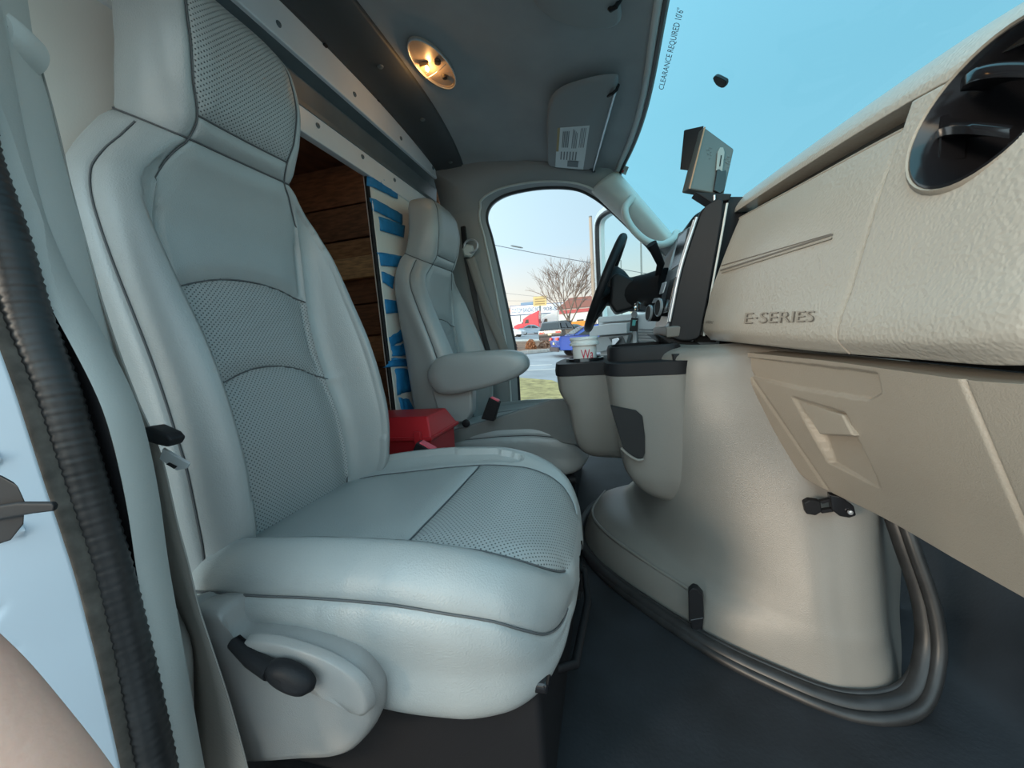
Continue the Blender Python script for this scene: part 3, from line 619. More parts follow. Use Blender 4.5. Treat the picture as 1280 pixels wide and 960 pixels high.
tp = [at(x, y, Y=.342) for x, y in [(204, 562), (209, 566), (236, 580), (234, 585), (220, 588), (200, 575)]]
v = [at(x, y, Y=.345) for x, y in [(203, 561), (236, 580), (233, 586), (220, 588), (199, 574)]]
prism('tongue_plate', v, (.0, .003, .001), mat('bright steel', (.62, .64, .66), .3, metal=.5), tn, .0006)
prism('tongue_slot', [p + (0, -.0006, 0) for p in [at(212, 578, Y=.345), at(222, 583, Y=.345), at(218, 586, Y=.345), at(208, 580, Y=.345)]], (0, .001, 0), black, tn)
dc = at(14, 48, Y=.33)
lathe('anchor_cover', dc + (-.01, .0, 0), (.5, -1, .05), [(.025, -.02), (.027, .0), (.0265, .014), (.023, .019), (.019, .0195), (.0175, .012), (.001, .011)], trimg, psb, 28)
lathe('anchor_bolt', dc + (.002, -.012, .002), (.5, -1, .05), [(.015, -.006), (.014, .003), (.008, .005), (.001, .005)], blackg, psb, 18)
# door striker on the jamb
stq = thing('door_striker', (-.47, .18, .6), 'black latch striker bolted on the white door jamb', 'latch')
sc_ = at(0, 640, Y=.165)
pl2 = [at(x, y, Y=.165) for x, y in [(-30, 600), (0, 594), (22, 606), (32, 628), (30, 656), (14, 676), (-4, 682), (-30, 682)]]
prism('striker_plate', pl2, (-.012, .004, 0), mat('striker black', (.012, .012, .013), .6, spec=.25), stq, .003)
sp = [at(x, y, Y=.158) for x, y in [(-30, 637), (20, 629), (64, 629), (68, 634), (66, 640), (40, 643), (-30, 655)]]
prism('striker_tongue', sp, (-.003, .004, 0), mat('striker black', (.012, .012, .013), .6), stq, .003)
# ------------------------------------------------------------------ dashboard
dash = thing('dashboard', (.35, .75, .65), 'warm grey passenger dashboard with grained airbag panel and black centre bezel', 'dashboard')
DY = [1.14, .86, .60, .50, .43, .385, .352, .335]
DX = np.array([[.265, .285, .305, .312, .315, .318, .335, .37],       # under edge
               [.247, .270, .290, .296, .298, .302, .322, .36],       # crease
               [.262, .285, .306, .312, .314, .318, .336, .37],
               [.300, .315, .332, .336, .338, .342, .355, .385],
               [.338, .350, .360, .362, .364, .368, .380, .40]])      # top lip
DZ = np.array([[.655, .650, .645, .645, .645, .648, .660, .70],
               [.685, .675, .668, .667, .669, .676, .70, .73],
               [.76, .745, .735, .733, .733, .735, .745, .76],
               [.87, .855, .84, .835, .83, .83, .83, .83],
               [.985, .962, .940, .925, .915, .91, .905, .90]])
DG = np.stack([DX, np.array([DY] * 5), DZ], 2)
_yt = (1.14 - np.array(DY)) / (1.14 - DY[-1])
def dashgrid(vs, us):
    a = pch([0, .09, .34, .68, 1.0], DG, vs); return np.swapaxes(pch(_yt, np.swapaxes(a, 0, 1), us), 0, 1)
FG = dashgrid(np.linspace(0, 1, 60), np.linspace(0, 1, 150))
def onface(Y, z, off=0.0):
    "point on the dash face at lateral Y and height z"
    u = np.array([(1.14 - Y) / (1.14 - DY[-1])]); vv = np.linspace(.03, 1, 80); col = dashgrid(vv, u)[:, 0]
    x = np.interp(z, col[:, 2], col[:, 0]); return np.array([x - off, Y, z])
def face_at(px, py, off=0.0):
    p = at(px, py, X=.30)
    for _ in range(8): p = at(px, py, X=onface(p[1], p[2])[0])
    return onface(p[1], p[2], off)
iseam = int(np.argmin(abs(FG[0, :, 1] - .592)))
def back(G): return np.concatenate([(G[:1] + (.10, 0, .006)), G, G[-1:] + (.012, 0, .006), G[-1:] + (.05, 0, .004)], 0)
A_ = FG[:, :iseam].copy(); A_[:, -1, 0] += .0009; A_[:, 0, 0] += .004; A_[:, :, 2] -= .026 * np.clip((np.linspace(0, 1, 60) - .62) / .38, 0, 1)[:, None] ** 1.5
B_ = FG[:, iseam:].copy(); B_[:, 0, 0] += .002
gridobj('airbag_panel', back(np.concatenate([A_[:, :1] + (.06, .004, 0), A_, A_[:, -1:] + (.01, 0, 0)], 1)), dashm, dash, smooth=70)
HOLE = (np.array([.0, .489, .879]), .0735, .0705)
def cut(P):
    "faces of a grid outside the oval vent hole"
    nv, nu = P.shape[:2]; V = P.reshape(-1, 3); r = ((V[:, 1] - HOLE[0][1]) / HOLE[1]) ** 2 + ((V[:, 2] - HOLE[0][2]) / HOLE[2]) ** 2 < 1
    return [f for f in gridfaces(nv, nu) if not all(r[i] and V[i, 0] < .40 for i in f)]
FG2 = dashgrid(np.linspace(0, 1, 150), np.linspace((1.14 - B_[0, 0, 1]) / (1.14 - DY[-1]), 1, 150)); FG2[:, 0, 0] += .0006
EP = back(np.concatenate([FG2[:, :1] + (.04, 0, 0), FG2, FG2[:, -1:] + (.10, .004, .02)], 1))
endp = obj('end_panel', EP.reshape(-1, 3), cut(EP), dashm, dash, 70)
# top pad with overhanging lip
PY = [1.215, .86, .60, .50, .43, .385, .352, .335]
def padrow(dx, dz): return np.stack([DX[4] + dx, np.array(PY), DZ[4] + dz], 1)
PD = np.array([padrow(.045, .000), padrow(.012, .001), padrow(.001, .003), padrow(.003, .012), padrow(.018, .034), padrow(.05, .058), padrow(.10, .070), padrow(.15, .068), padrow(.21, .03)])
PDd = np.swapaxes(pch(_yt, np.swapaxes(pch(np.linspace(0, 1, 9), PD, np.linspace(0, 1, 60)), 0, 1), np.linspace(0, 1, 90)), 0, 1)
PDd = np.concatenate([PDd[:, :1] + (.04, .004, -.02), PDd, PDd[:, -1:] + (.0, .0, -.25)], 1); pad = obj('top_pad', PDd.reshape(-1, 3), cut(PDd), dashm, dash, 70)
SL = dashgrid(np.array([1.0]), np.linspace(0, .66, 40))[0]
sweep('slot_lip', SL + (.002, 0, -.026), circ(.003, 8), dashf, dash)
gridobj('slot_recess', np.array([SL + (.010, 0, -.030), SL + (.040, 0, -.026), SL + (.044, 0, .01)]), mat('slot plastic', (.12, .115, .105), .6), dash)
# moulded lines and lettering on the airbag panel
def facestrip(name, a, b, w, m, par, off=.0012, n=24):
    g = []
    for t in np.linspace(0, 1, n):
        x, y = a[0] + (b[0] - a[0]) * t, a[1] + (b[1] - a[1]) * t; g.append([face_at(x, y - w / 2, -.002), face_at(x, y - w / 2, off), face_at(x, y + w / 2, off), face_at(x, y + w / 2, -.002)])
    return gridobj(name, np.array(g), m, par, smooth=30)
inkg = mat('moulded line plastic', (.17, .15, .13), .6)
facestrip('moulded_line', (901, 338), (1042, 293), 2.0, inkg, dash); facestrip('moulded_line', (903, 340.5), (1041, 297.5), 1.6, dashf, dash, .0022)
facestrip('moulded_line', (902, 332), (1040, 292), 1.2, inkg, dash, .0008)
def facetext(name, s, px0, py0, px1, py1, h, m, par, off=.0016):
    v, f = textpts(s, 1.0); W_ = v[:, 0].max(); hh = .72; P = []
    for q in v:
        u = q[0] / W_; x = px0 + (px1 - px0) * u + q[1] / hh * 2.0; y = py0 + (py1 - py0) * u - q[1] / hh * h; P.append(face_at(x, y, off))
    return obj(name, P, f, m, par, smooth=0)
facetext('lettering', 'E\u00b7SERIES', 930, 405, 1019, 402, 14.5, inkg, dash, .0010)
facetext('lettering', 'E\u00b7SERIES', 929, 404.2, 1018, 401.2, 14.0, dashf, dash, .0020)
facetext('lettering', 'AIRBAG', 882, 404, 891, 404.5, 3.5, inkg, dash, .0010)
# air vent at the door end
vc = onface(.490, .868); ua = np.array([-.012, -.9, .42]); ua = ua / np.linalg.norm(ua)
e1p, e2p = at(1140, 228, X=.335), at(1292, 62, X=.345)
vcen = (at(1128, 190, X=.34) + at(1280, 95, X=.345)) / 2
vn = thing('air_vent', vcen, 'round black air vent with two shiny vanes at the door end of the dashboard', 'air vent')
nrm_ = np.array([-.95, -.10, .28]); nrm_ /= np.linalg.norm(nrm_)
m1 = np.array([0, -1.0, .0]); m1 -= nrm_ * (m1 @ nrm_); m1 /= np.linalg.norm(m1); m2 = np.cross(nrm_, m1); m2 *= np.sign(m2[2])
vcen = onface(.489, .879, -.004)
def vring(ra, rb, d, n=40): return [vcen + m1 * (ra * math.cos(a)) + m2 * (rb * math.sin(a)) + nrm_ * d for a in np.linspace(0, 2 * math.pi, n, endpoint=False)]
ra, rb = .071, .067
gridobj('vent_bezel', np.array([vring(ra * 1.04, rb * 1.04, -.01), vring(ra * 1.02, rb * 1.02, .004), vring(ra * .98, rb * .98, .005), vring(ra * .84, rb * .82, -.012), vring(ra * .80, rb * .78, -.04), vring(ra * .6, rb * .6, -.07), vring(.001, .001, -.07)]), blackg, vn, True, smooth=50)
gridobj('vent_ring', np.array([vring(ra * 1.12, rb * 1.13, -.006), vring(ra * 1.09, rb * 1.10, .003), vring(ra * 1.04, rb * 1.045, .006), vring(ra * 1.01, rb * 1.01, .002)]), dashf, vn, True, smooth=60)
for q0, q1, hh in (((1158, 170), (1250, 163), .0055), ((1190, 104), (1300, 86), .0065)):
    a, b = at(*q0, X=vcen[0] + .004), at(*q1, X=vcen[0] + .004); g = []
    for t in np.linspace(0, 1, 16):
        c = a + (b - a) * t + nrm_ * (-.010 + .016 * 4 * t * (1 - t)) + m2 * (.004 * 4 * t * (1 - t)); g.append([c + m2 * hh * .8 - nrm_ * .025, c + m2 * hh, c + m2 * hh * .3 + nrm_ * .003, c - m2 * hh, c - m2 * hh * .8 - nrm_ * .025])
    gridobj('vane', np.array(g), blackg, vn, smooth=60)
for t in (-.80, .80):
    c = vcen + m1 * (t * ra) - nrm_ * .012; box('louvre', c + (-.001, -.0016, -rb * .35), c + (.02, .0016, rb * .35), blackg, vn)
# ---- lower panel
top = [(905, 438, .285), (965, 444, .30), (1040, 452, .305), (1120, 463, .308), (1200, 474, .31), (1300, 482, .312)]
bot = [(916, 470, .285), (945, 520, .315), (1010, 600, .365), (1100, 645, .372), (1200, 702, .362), (1310, 764, .35)]
tw = np.array([at(a, b, X=x) for a, b, x in top]); bw = np.array([at(a, b, X=x) for a, b, x in bot])
mw = (tw * .5 + bw * .5) + np.array([-.008, 0, 0])
LG = dense(np.array([tw, tw * .75 + bw * .25 + (-.006, 0, 0), mw, tw * .25 + bw * .75 + (-.004, 0, 0), bw]), 150, 260)
# pressed-in features measured on the panel
d = (LG - CAM) @ AX; PX = 640 + F * d[:, :, 0] / d[:, :, 2]; PYY = 480 + F * d[:, :, 1] / d[:, :, 2]
def inpoly(px, py, poly):
    r = np.zeros(px.shape, bool); n = len(poly); j = n - 1
    for i in range(n):
        xi, yi = poly[i]; xj, yj = poly[j]; c = ((yi > py) != (yj > py)) & (px < (xj - xi) * (py - yi) / (yj - yi + 1e-9) + xi); r ^= c; j = i
    return r
def blur(a, k):
    for _ in range(k): a = (a + np.roll(a, 1, 0) + np.roll(a, -1, 0) + np.roll(a, 1, 1) + np.roll(a, -1, 1)) / 5
    return a
dis = np.zeros(PX.shape)
dis += .006 * blur(inpoly(PX, PYY, [(928, 446), (1095, 466), (1100, 492), (1085, 500), (1000, 486), (935, 470)]).astype(float), 2)
q_ = inpoly(PX, PYY, [(990, 496), (1055, 516), (1068, 545), (1102, 612), (1036, 578)])
dis += .016 * blur(q_.astype(float) * np.clip((PYY - 500) / 45, .25, 1) * np.where(PYY > 552, np.clip((612 - PYY) / 60, 0, 1), 1), 2)
dis += .004 * np.exp(-((PX - (1203 + (PYY - 475) * .42)) / 3.0) ** 2)
dis += .003 * np.exp(-((PX - (928 + (PYY - 455) * .68 + np.clip(455 - PYY, -5, 40) * .1)) / 2.2) ** 2) * (PYY > 440)
LG[:, :, 0] += dis
low = gridobj('lower_panel', np.concatenate([LG[:1] + (.06, 0, .0), LG, LG[-1:] + (.012, 0, -.004), LG[-1:] + (.08, 0, 0)], 0), dashf, dash, smooth=55)
fl_ = [at(x, y, X=.318) for x, y in [(998, 501), (1052, 518), (1066, 545), (1024, 543)]]
prism('latch_flap', fl_, (.012, 0, 0), dashf, low, .003)
# ---- black centre bezel
cb = thing('centre_bezel', (.25, 1.2, .65), 'black centre dashboard bezel with silver edged panel, knobs and vent', 'console')
o = [at(905, 250, Y=1.15), at(893, 330, Y=1.15), at(880, 400, Y=1.15), at(872, 424, Y=1.15), at(842, 424, Y=1.17), at(838, 400, Y=1.17), at(852, 335, Y=1.17), at(872, 275, Y=1.17), at(882, 258, Y=1.17)]
prism('bezel_cheek', cr(o, 3), (0, .03, 0), black, cb, .006)
prism('gap_filler', [at(x, y, Y=1.185) for x, y in [(905, 246), (940, 246), (925, 300), (912, 340), (900, 390), (895, 428), (868, 428), (880, 380), (893, 320)]], (0, .02, 0), black, cb)  # added black sheet that darkens the gap beside the cheek
tube('cheek_trim', cr([at(x, y, Y=1.148) for x, y in [(909, 254), (901, 300), (890, 360), (880, 420)]], 6, False), .003, trimg, cb, 8)
rowA = [at(838, 402, Y=1.17), at(852, 335, Y=1.17), at(872, 272, Y=1.17)]
rowB = [at(818, 412, Y=1.46), at(832, 350, Y=1.46), at(848, 292, Y=1.46)]
sideA = np.array(cr(rowA, 6, False)); sideB = np.array(cr(rowB, 6, False))
gridobj('instrument_face', np.array([sideA, sideA * .5 + sideB * .5 + (.012, 0, 0), sideB, sideB + (.06, .5, 0)]), gaugef, cb, smooth=60)
tube('silver_edge', np.concatenate([sideA + (-.003, -.004, 0)]), .0045, silver, cb, 8); tube('silver_edge', sideA * .88 + sideB * .12 + (-.002, 0, 0), .003, silver, cb, 8)
box('bezel_shelf', (.158, 1.165, .668), (.30, 1.48, .70), mat('brown grey plastic', (.16, .145, .13), .4), cb, .005)
prism('bezel_foot', [at(820, 418, Y=1.18), at(872, 428, Y=1.18), at(880, 434, Y=1.18), at(850, 436, Y=1.18), at(836, 430, Y=1.18)], (0, .3, 0), black, cb, .004)
for px, py, Y in ((824, 385, 1.28), (812, 392, 1.36)):
    c = at(px, py, Y=Y); kn = lathe('control_knob', c + (.01, 0, 0), (-1, -.25, .12), [(.026, -.02), (.026, .012), (.023, .016), (.002, .016)], black, cb, 24)
    lathe('knob_ring', c + (.01, 0, 0), (-1, -.25, .12), [(.0275, .010), (.0275, .014), (.024, .017), (.024, .013)], silver, kn, 24)
def slab(name, q, Y1, Y2, m, par, depth=.012):
    c = [at(x, y, Y=Y) for (x, y), Y in zip(q, (Y1, Y1, Y2, Y2))]; return prism(name, c, (-.004 - depth * .0, 0, .001), m, par, .002)
slab('radio', [(846, 346), (836, 390), (829, 392), (839, 350)], 1.20, 1.26, blackg, cb)
slab('trim_slot', [(862, 285), (852, 330), (840, 338), (850, 296)], 1.21, 1.30, blackg, cb)
slab('button', [(834, 352), (830, 366), (825, 368), (829, 354)], 1.32, 1.37, silver, cb); slab('button', [(826, 372), (823, 378), (816, 379), (819, 373)], 1.38, 1.44, silver, cb)
# cluster hood / column shroud / stalk / wheel
hood = prism('cluster_hood', [at(x, y, Y=1.46) for x, y in [(848, 300), (868, 268), (895, 252), (905, 262), (880, 330), (850, 345)]], (0, .45, 0), black, cb, .012)
sw = thing('steering_wheel', at(757, 355, Y=1.70), 'black steering wheel seen edge-on in front of the open driver door', 'steering wheel')
wt, wb = at(779, 298, Y=1.70), at(735, 411, Y=1.70); wc = (wt + wb) / 2; up_ = (wt - wb) / 2; rw = np.linalg.norm(up_); up_ /= rw; sdv = np.array([0, 1., 0]); ax_ = np.cross(up_, sdv)
if ax_[0] > 0: ax_ = -ax_
rim = [wc + up_ * (rw * math.cos(a)) + sdv * (rw * math.sin(a)) for a in np.linspace(0, 2 * math.pi, 64, endpoint=False)]
tube('rim', rim, .0165, black, sw, 12, True)
hub = lathe('hub', wc - ax_ * .005, ax_, [(.045, -.10), (.075, -.05), (.085, -.015), (.075, .008), (.02, .014), (.001, .014)], black, sw, 26)
for a in (math.pi / 2 + .35, -math.pi / 2 - .35, math.pi / 2 + 1.0, -math.pi / 2 - 1.0):
    dr = up_ * math.cos(a) + sdv * math.sin(a); tube('spoke', [wc + dr * .06 - ax_ * .02, wc + dr * .12 - ax_ * .012, wc + dr * rw], lambda t: .022 - .008 * t, black, sw, 10)
colm = thing('steering_column', at(790, 370, Y=1.66), 'black steering column shroud with ignition lock and gear stalk', 'steering column')
tube('shroud', [at(768, 366, Y=1.69), at(790, 368, Y=1.66), at(812, 366, Y=1.62), at(835, 362, Y=1.58)], lambda t: .062 + .02 * t, black, colm, 18)
tube('gear_stalk', [at(822, 345, Y=1.55), at(826, 330, Y=1.50), at(818, 312, Y=1.45), at(814, 305, Y=1.44)], lambda t: .011 + .008 * t, black, colm, 12)
lathe('ignition_lock', at(797, 383, Y=1.56), (-.8, -.55, .1), [(.022, -.03), (.022, .0), (.020, .006), (.013, .008), (.012, .002), (.001, .002)], chrome, colm, 20)
prism('upper_shroud', [at(x, y, Y=1.6) for x, y in [(764, 345), (772, 340), (796, 350), (794, 385), (770, 392), (762, 380)]], (0, .2, 0), black, colm, .012)
ky = thing('ignition_key', at(793, 386, Y=1.53), 'ignition key with a dark tag hanging from the steering column', 'key')
lathe('key_head', at(793, 393, Y=1.53), (-.6, -.8, 0), [(.012, -.002), (.013, 0), (.012, .003), (.001, .003)], silver, ky, 14)
tube('key_ring', [at(794, 398, Y=1.528) + np.array([.009 * math.cos(a), .003 * math.sin(a), .009 * math.sin(a)]) for a in np.linspace(0, 2 * math.pi, 14, endpoint=False)], .0012, silver, ky, 6, True)
fb = prism('key_tag', [at(x, y, Y=1.525) for x, y in [(789, 397), (798, 398), (797, 414), (787, 414)]], (0, .006, 0), black, ky, .0015)
prism('tag_print', [at(x, y, Y=1.524) for x, y in [(791, 400), (795, 400), (794, 407), (790, 407)]], (0, .002, 0), mat('teal print', (.05, .35, .35), .5), fb)
# small gps style monitor on top of the dash
mo = thing('monitor', at(888, 245, Y=1.2), 'small black monitor with sunshade on a bracket above the dashboard', 'monitor')
Ym = 1.2
b1 = [at(880, 158, Y=Ym), at(918, 186, Y=Ym - .0), at(905, 244, Y=Ym), at(860, 236, Y=Ym)]
dv = np.array([-.035, .04, 0])
prism('monitor_case', b1, (-.012, .03, 0), mat('monitor shell', (.09, .105, .105), .3), mo, .004)
prism('sunshade', [at(857, 162, Y=1.235), at(880, 157, Y=1.215), at(868, 213, Y=1.215), at(852, 211, Y=1.235)], (-.004, .004, 0), black, mo, .002)
tube('case_edge', [at(881, 159, Y=1.197), at(862, 236, Y=1.197)], .0022, mat('coppery edge', (.45, .27, .17), .4), mo, 6)
br = prism('bracket', [at(x, y, Y=1.19) for x, y in [(896, 212), (899, 211), (903, 214), (908, 212), (906, 238), (900, 242), (892, 238)]], (0, .012, 0), blackg, mo, .002)
prism('bracket_tongue', [at(x, y, Y=1.193) for x, y in [(897, 190), (900, 184), (904, 184), (906, 190), (903, 214), (895, 213)]], (0, .006, 0), mat('grey bracket', (.28, .31, .30), .45), mo, .001)
prism('bracket_slot', [at(x, y, Y=1.1925) for x, y in [(901, 194), (902.5, 194), (900.5, 208), (899, 208)]], (0, .002, 0), black, br)
for cx_, cy_ in ((887, 190), (910, 201)):
    for k in range(9):
        a = k * .7; p = at(cx_ + 3.2 * math.cos(a) * (.4 + .1 * (k % 3) * 3), cy_ + 8 * math.sin(a) * (.4 + .1 * (k % 3) * 3), Y=1.1985); lathe('speaker_hole', p, (0, -1, 0), [(.0012, 0), (.0012, .0012), (.0001, .0012)], steelg, mo, 6)
prism('mount_base', [at(x, y, Y=1.17) for x, y in [(868, 240), (915, 242), (912, 250), (890, 254)]], (0, .05, 0), black, mo, .003)
tube('mount_screw', [at(893, 244, Y=1.168), at(893, 254, Y=1.168)], .003, silver, mo, 8)
# ------------------------------------------------------------------ engine cover (doghouse) between the footwells
dh = thing('engine_cover', (.25, 1.1, 0), 'large moulded grey engine cover rising from the floor between the footwells', 'engine cover')
zs_ = [.0, .05, .085, .105, .12, .16, .22, .34, .46, .55, .62, .642, .648]
SEC = [
 [(.10, 1.62), (-.07, 1.49), (-.118, 1.28), (-.045, 1.085), (.157, .864), (.33, .75), (.40, .735), (.47, .755), (.53, .84), (.62, 1.0)],
 [(.11, 1.60), (-.055, 1.48), (-.10, 1.28), (-.032, 1.095), (.162, .872), (.33, .765), (.40, .75), (.465, .77), (.52, .85), (.62, 1.0)],
 [(.12, 1.58), (-.04, 1.465), (-.082, 1.275), (-.015, 1.11), (.170, .885), (.33, .775), (.40, .76), (.462, .78), (.515, .855), (.62, 1.0)],
 [(.13, 1.54), (-.01, 1.43), (-.045, 1.27), (.02, 1.12), (.176, .90), (.33, .782), (.40, .766), (.462, .784), (.515, .86), (.62, 1.0)],
 [(.07, 1.50), (.03, 1.40), (.03, 1.25), (.065, 1.11), (.183, .91), (.33, .788), (.40, .772), (.462, .79), (.515, .862), (.62, 1.0)],
 [(.09, 1.45), (.065, 1.36), (.075, 1.22), (.105, 1.07), (.20, .915), (.335, .80), (.40, .785), (.462, .80), (.515, .866), (.62, 1.0)],
 [(.10, 1.45), (.08, 1.33), (.09, 1.18), (.125, 1.04), (.21, .918), (.34, .82), (.405, .805), (.465, .818), (.515, .875), (.62, 1.0)],
 [(.11, 1.45), (.09, 1.30), (.095, 1.14), (.135, 1.01), (.22, .925), (.35, .855), (.41, .845), (.47, .85), (.52, .89), (.62, 1.0)],
 [(.12, 1.45), (.095, 1.30), (.10, 1.13), (.14, 1.00), (.23, .93), (.36, .89), (.42, .88), (.48, .88), (.53, .91), (.62, 1.0)],
 [(.12, 1.45), (.10, 1.30), (.105, 1.12), (.15, .995), (.24, .94), (.37, .91), (.43, .90), (.49, .90), (.54, .92), (.62, 1.0)],
 [(.13, 1.45), (.11, 1.30), (.115, 1.12), (.16, 1.0), (.25, .95), (.38, .93), (.44, .92), (.50, .92), (.55, .94), (.62, 1.0)],
 [(.15, 1.44), (.13, 1.30), (.135, 1.13), (.18, 1.02), (.26, .97), (.39, .95), (.45, .94), (.51, .94), (.56, .95), (.62, 1.0)],
 [(.20, 1.42), (.18, 1.30), (.19, 1.15), (.22, 1.06), (.29, 1.01), (.40, .99), (.46, .98), (.52, .98), (.56, .98), (.62, 1.02)]]
SG = np.array([[(x, y, z) for x, y in s] for s, z in zip(SEC, zs_)])
fine = np.concatenate([np.linspace(0, .13, 28, endpoint=False), np.linspace(.13, .62, 40, endpoint=False), np.linspace(.62, .648, 10)])
DHG = pch(zs_, SG, fine); DHG = np.array([cr(r, 10, False) for r in DHG])
gridobj('cover_shell', DHG, dogm, dh, smooth=80)
rm = cr([(x, y, z) for (x, y), z in zip(SEC[2][1:5], (.088, .090, .090, .086))], 12, False)
tube('rim_bead', rm, .005, dogm, dh, 8)
# black moulded seal round the foot, climbing up the toe board
se = [(0.10, 1.635, .012), (-.08, 1.495, .012), (-.128, 1.28, .012), (-.055, 1.075, .012), (.15, .852, .012), (.30, .752, .012), (.39, .722, .014), (.475, .738, .03), (.522, .775, .09), (.530, .80, .17), (.515, .83, .27), (.505, .86, .35), (.50, .88, .42)]
sep = cr(se, 10, False)
prof = [(.030, -.012), (.026, .004), (.016, .010), (.008, .003), (-.002, .004), (-.012, .012), (-.020, .006), (-.024, -.012)]
sl_ = tube('foot_seal', sep, .0165, rubber, dh, 12)
tube('seal_ridge', sep + np.array([.004, -.020, -.004]), .011, rubber, sl_, 10); tube('seal_ridge', sep + np.array([-.002, .012, .012]), .006, rubber, sl_, 8)
# over-centre clips
c1 = thing('latch_clip', at(868, 770, Y=.86), 'black upright latch clip at the bottom corner of the engine cover', 'latch')
prism('clip_body', [at(x, y, Y=.85) for x, y in [(860, 740), (866, 735), (872, 737), (879, 745), (880, 775), (870, 782), (861, 778)]], (.004, .02, 0), black, c1, .003)
prism('clip_hook', [at(x, y, Y=.848) for x, y in [(862, 775), (880, 772), (878, 792), (866, 790)]], (.003, .02, 0), blackg, c1, .003)
c2 = thing('latch_clip', at(1040, 633, Y=.84), 'black horizontal latch clip under the lower dashboard edge', 'latch')
prism('clip_body', [at(x, y, Y=.800) for x, y in [(1005, 629), (1012, 625), (1026, 627), (1028, 640), (1020, 645), (1008, 643)]], (.002, .016, 0), black, c2, .003)
prism('clip_link', [at(x, y, Y=.804) for x, y in [(1024, 627), (1040, 623), (1040, 627), (1028, 630)]], (.002, .01, 0), black, c2, .001); prism('clip_link', [at(x, y, Y=.804) for x, y in [(1026, 638), (1040, 636), (1042, 640), (1027, 642)]], (.002, .01, 0), black, c2, .001)
prism('clip_hook', [at(x, y, Y=.800) for x, y in [(1037, 618), (1050, 620), (1068, 633), (1071, 645), (1062, 648), (1050, 646), (1040, 638)]], (.002, .016, 0), blackg, c2, .003)
lathe('clip_rivet', at(1062, 640, Y=.798), (0, -1, 0), [(.004, 0), (.004, .004), (.001, .005)], silver, c2, 10)

box('dash_end', (.40, .335, .66), (.66, .40, .93), dashm, dash, .02)
box('dash_filler', (.31, 1.23, .625), (.45, 1.98, .80), black, dash)  # black filler boxes added to stop daylight showing under the dash
box('dash_filler', (.41, .40, .625), (.55, 1.75, .86), black, dash)
# ------------------------------------------------------------------ cup holder console
con_ = thing('cup_holder_console', (.03, 1.15, .25), 'grey two lobed cup holder console with black rims on the engine cover', 'console')
def lobe(secs, name, m, par, top=False, caps=True):
    zz = [s[0] for s in secs]; G = np.array([[(x, y, z) for x, y in s[1]] for s, z in zip(secs, zz)])
    fz = np.linspace(zz[0], zz[-1], 40) if len(secs) > 3 else np.array(zz)
    D = pch(zz, G, fz) if len(secs) > 3 else G
    D = np.array([cr(r, 7, True) for r in D]); return gridobj(name, D, m, par, True, caps, 60)
Rt = np.array([(.17, 1.32), (.06, 1.33), (.0, 1.30), (-.012, 1.15), (-.010, 1.05), (.005, 1.005), (.05, .985), (.11, .978), (.172, .975), (.19, 1.03), (.19, 1.2)])
def shr(P, dl, dy=0.0):
    Q = P.copy(); Q[:, 0] = .19 - (.19 - Q[:, 0]) * (.20 - dl) / .20; Q[:, 1] = Q[:, 1] + dy * (Q[:, 1] < 1.1); return Q
rl_ = lobe([(.238, shr(Rt, .13, .06)), (.25, shr(Rt, .105, .04)), (.28, shr(Rt, .065, .02)), (.33, shr(Rt, .035, .008)), (.42, shr(Rt, .022, .002)), (.52, shr(Rt, .006)), (.585, shr(Rt, .0))], 'right_lobe', dogm, con_)
lobe([(.586, shr(Rt, -.003)), (.600, shr(Rt, -.004)), (.617, shr(Rt, .0))], 'black_rim', black, con_)
inn = Rt * .0 + (Rt - Rt.mean(0)) * .86 + Rt.mean(0) + (0, .015)
ro = (Rt - Rt.mean(0)) * np.array([.93, .78]) + Rt.mean(0) + (0, .05); ri = (ro - ro.mean(0)) * .86 + ro.mean(0)
Q = np.array([[(x, y, z) for x, y in cr(P, 7)] for P, z in ((ro, .61), (ro, .648), (ro * .97 + ro.mean(0) * .03, .655), (ri * .99 + ri.mean(0) * .01, .655), (ri, .648), (ri, .58), (ri * .02 + ri.mean(0) * .98, .58))])
gridobj('bin_rim', Q, black, con_, True, True, 50)
box('rim_catch', (.150, 1.005, .615), (.178, 1.03, .632), black, con_, .003)
Lt = np.array([(-.01, 1.47), (-.12, 1.47), (-.158, 1.42), (-.168, 1.28), (-.158, 1.18), (-.13, 1.152), (-.06, 1.145), (.01, 1.143), (.04, 1.2), (.04, 1.35)])
def shl(P, dl, dy=0.0):
    Q = P.copy(); Q[:, 0] = .04 - (.04 - Q[:, 0]) * (.2 - dl) / .2; Q[:, 1] = Q[:, 1] + dy * (Q[:, 1] < 1.25); return Q
lobe([(.30, shl(Lt, .11, .08)), (.315, shl(Lt, .075, .045)), (.345, shl(Lt, .05, .02)), (.40, shl(Lt, .037, .006)), (.47, shl(Lt, .03)), (.53, shl(Lt, .004)), (.575, shl(Lt, .0))], 'left_lobe', dogm, con_)
lobe([(.576, shl(Lt, -.003)), (.590, shl(Lt, -.004)), (.612, shl(Lt, .0))], 'black_rim', black, con_)
cupc = at(731, 445, Y=1.27)
Q = np.array([[(cupc[0] + r * math.cos(a), 1.27 + r * math.sin(a), z) for a in np.linspace(0, 2 * math.pi, 32, endpoint=False)] for r, z in ((.062, .610), (.060, .621), (.054, .622), (.050, .614), (.046, .613))])
gridobj('holder_ring', Q, blackg, con_, True, smooth=50)
pk = [at(x, y, Y=.981) for x, y in [(763, 507), (775, 510), (795, 513), (803, 520), (806, 545), (806, 566), (803, 573), (794, 574), (780, 564)]]
prism('pocket', [p + (0, -.004, 0) for p in pk], (0, .02, 0), mat('pocket dark', (.012, .012, .013), .8), rl_, .002)
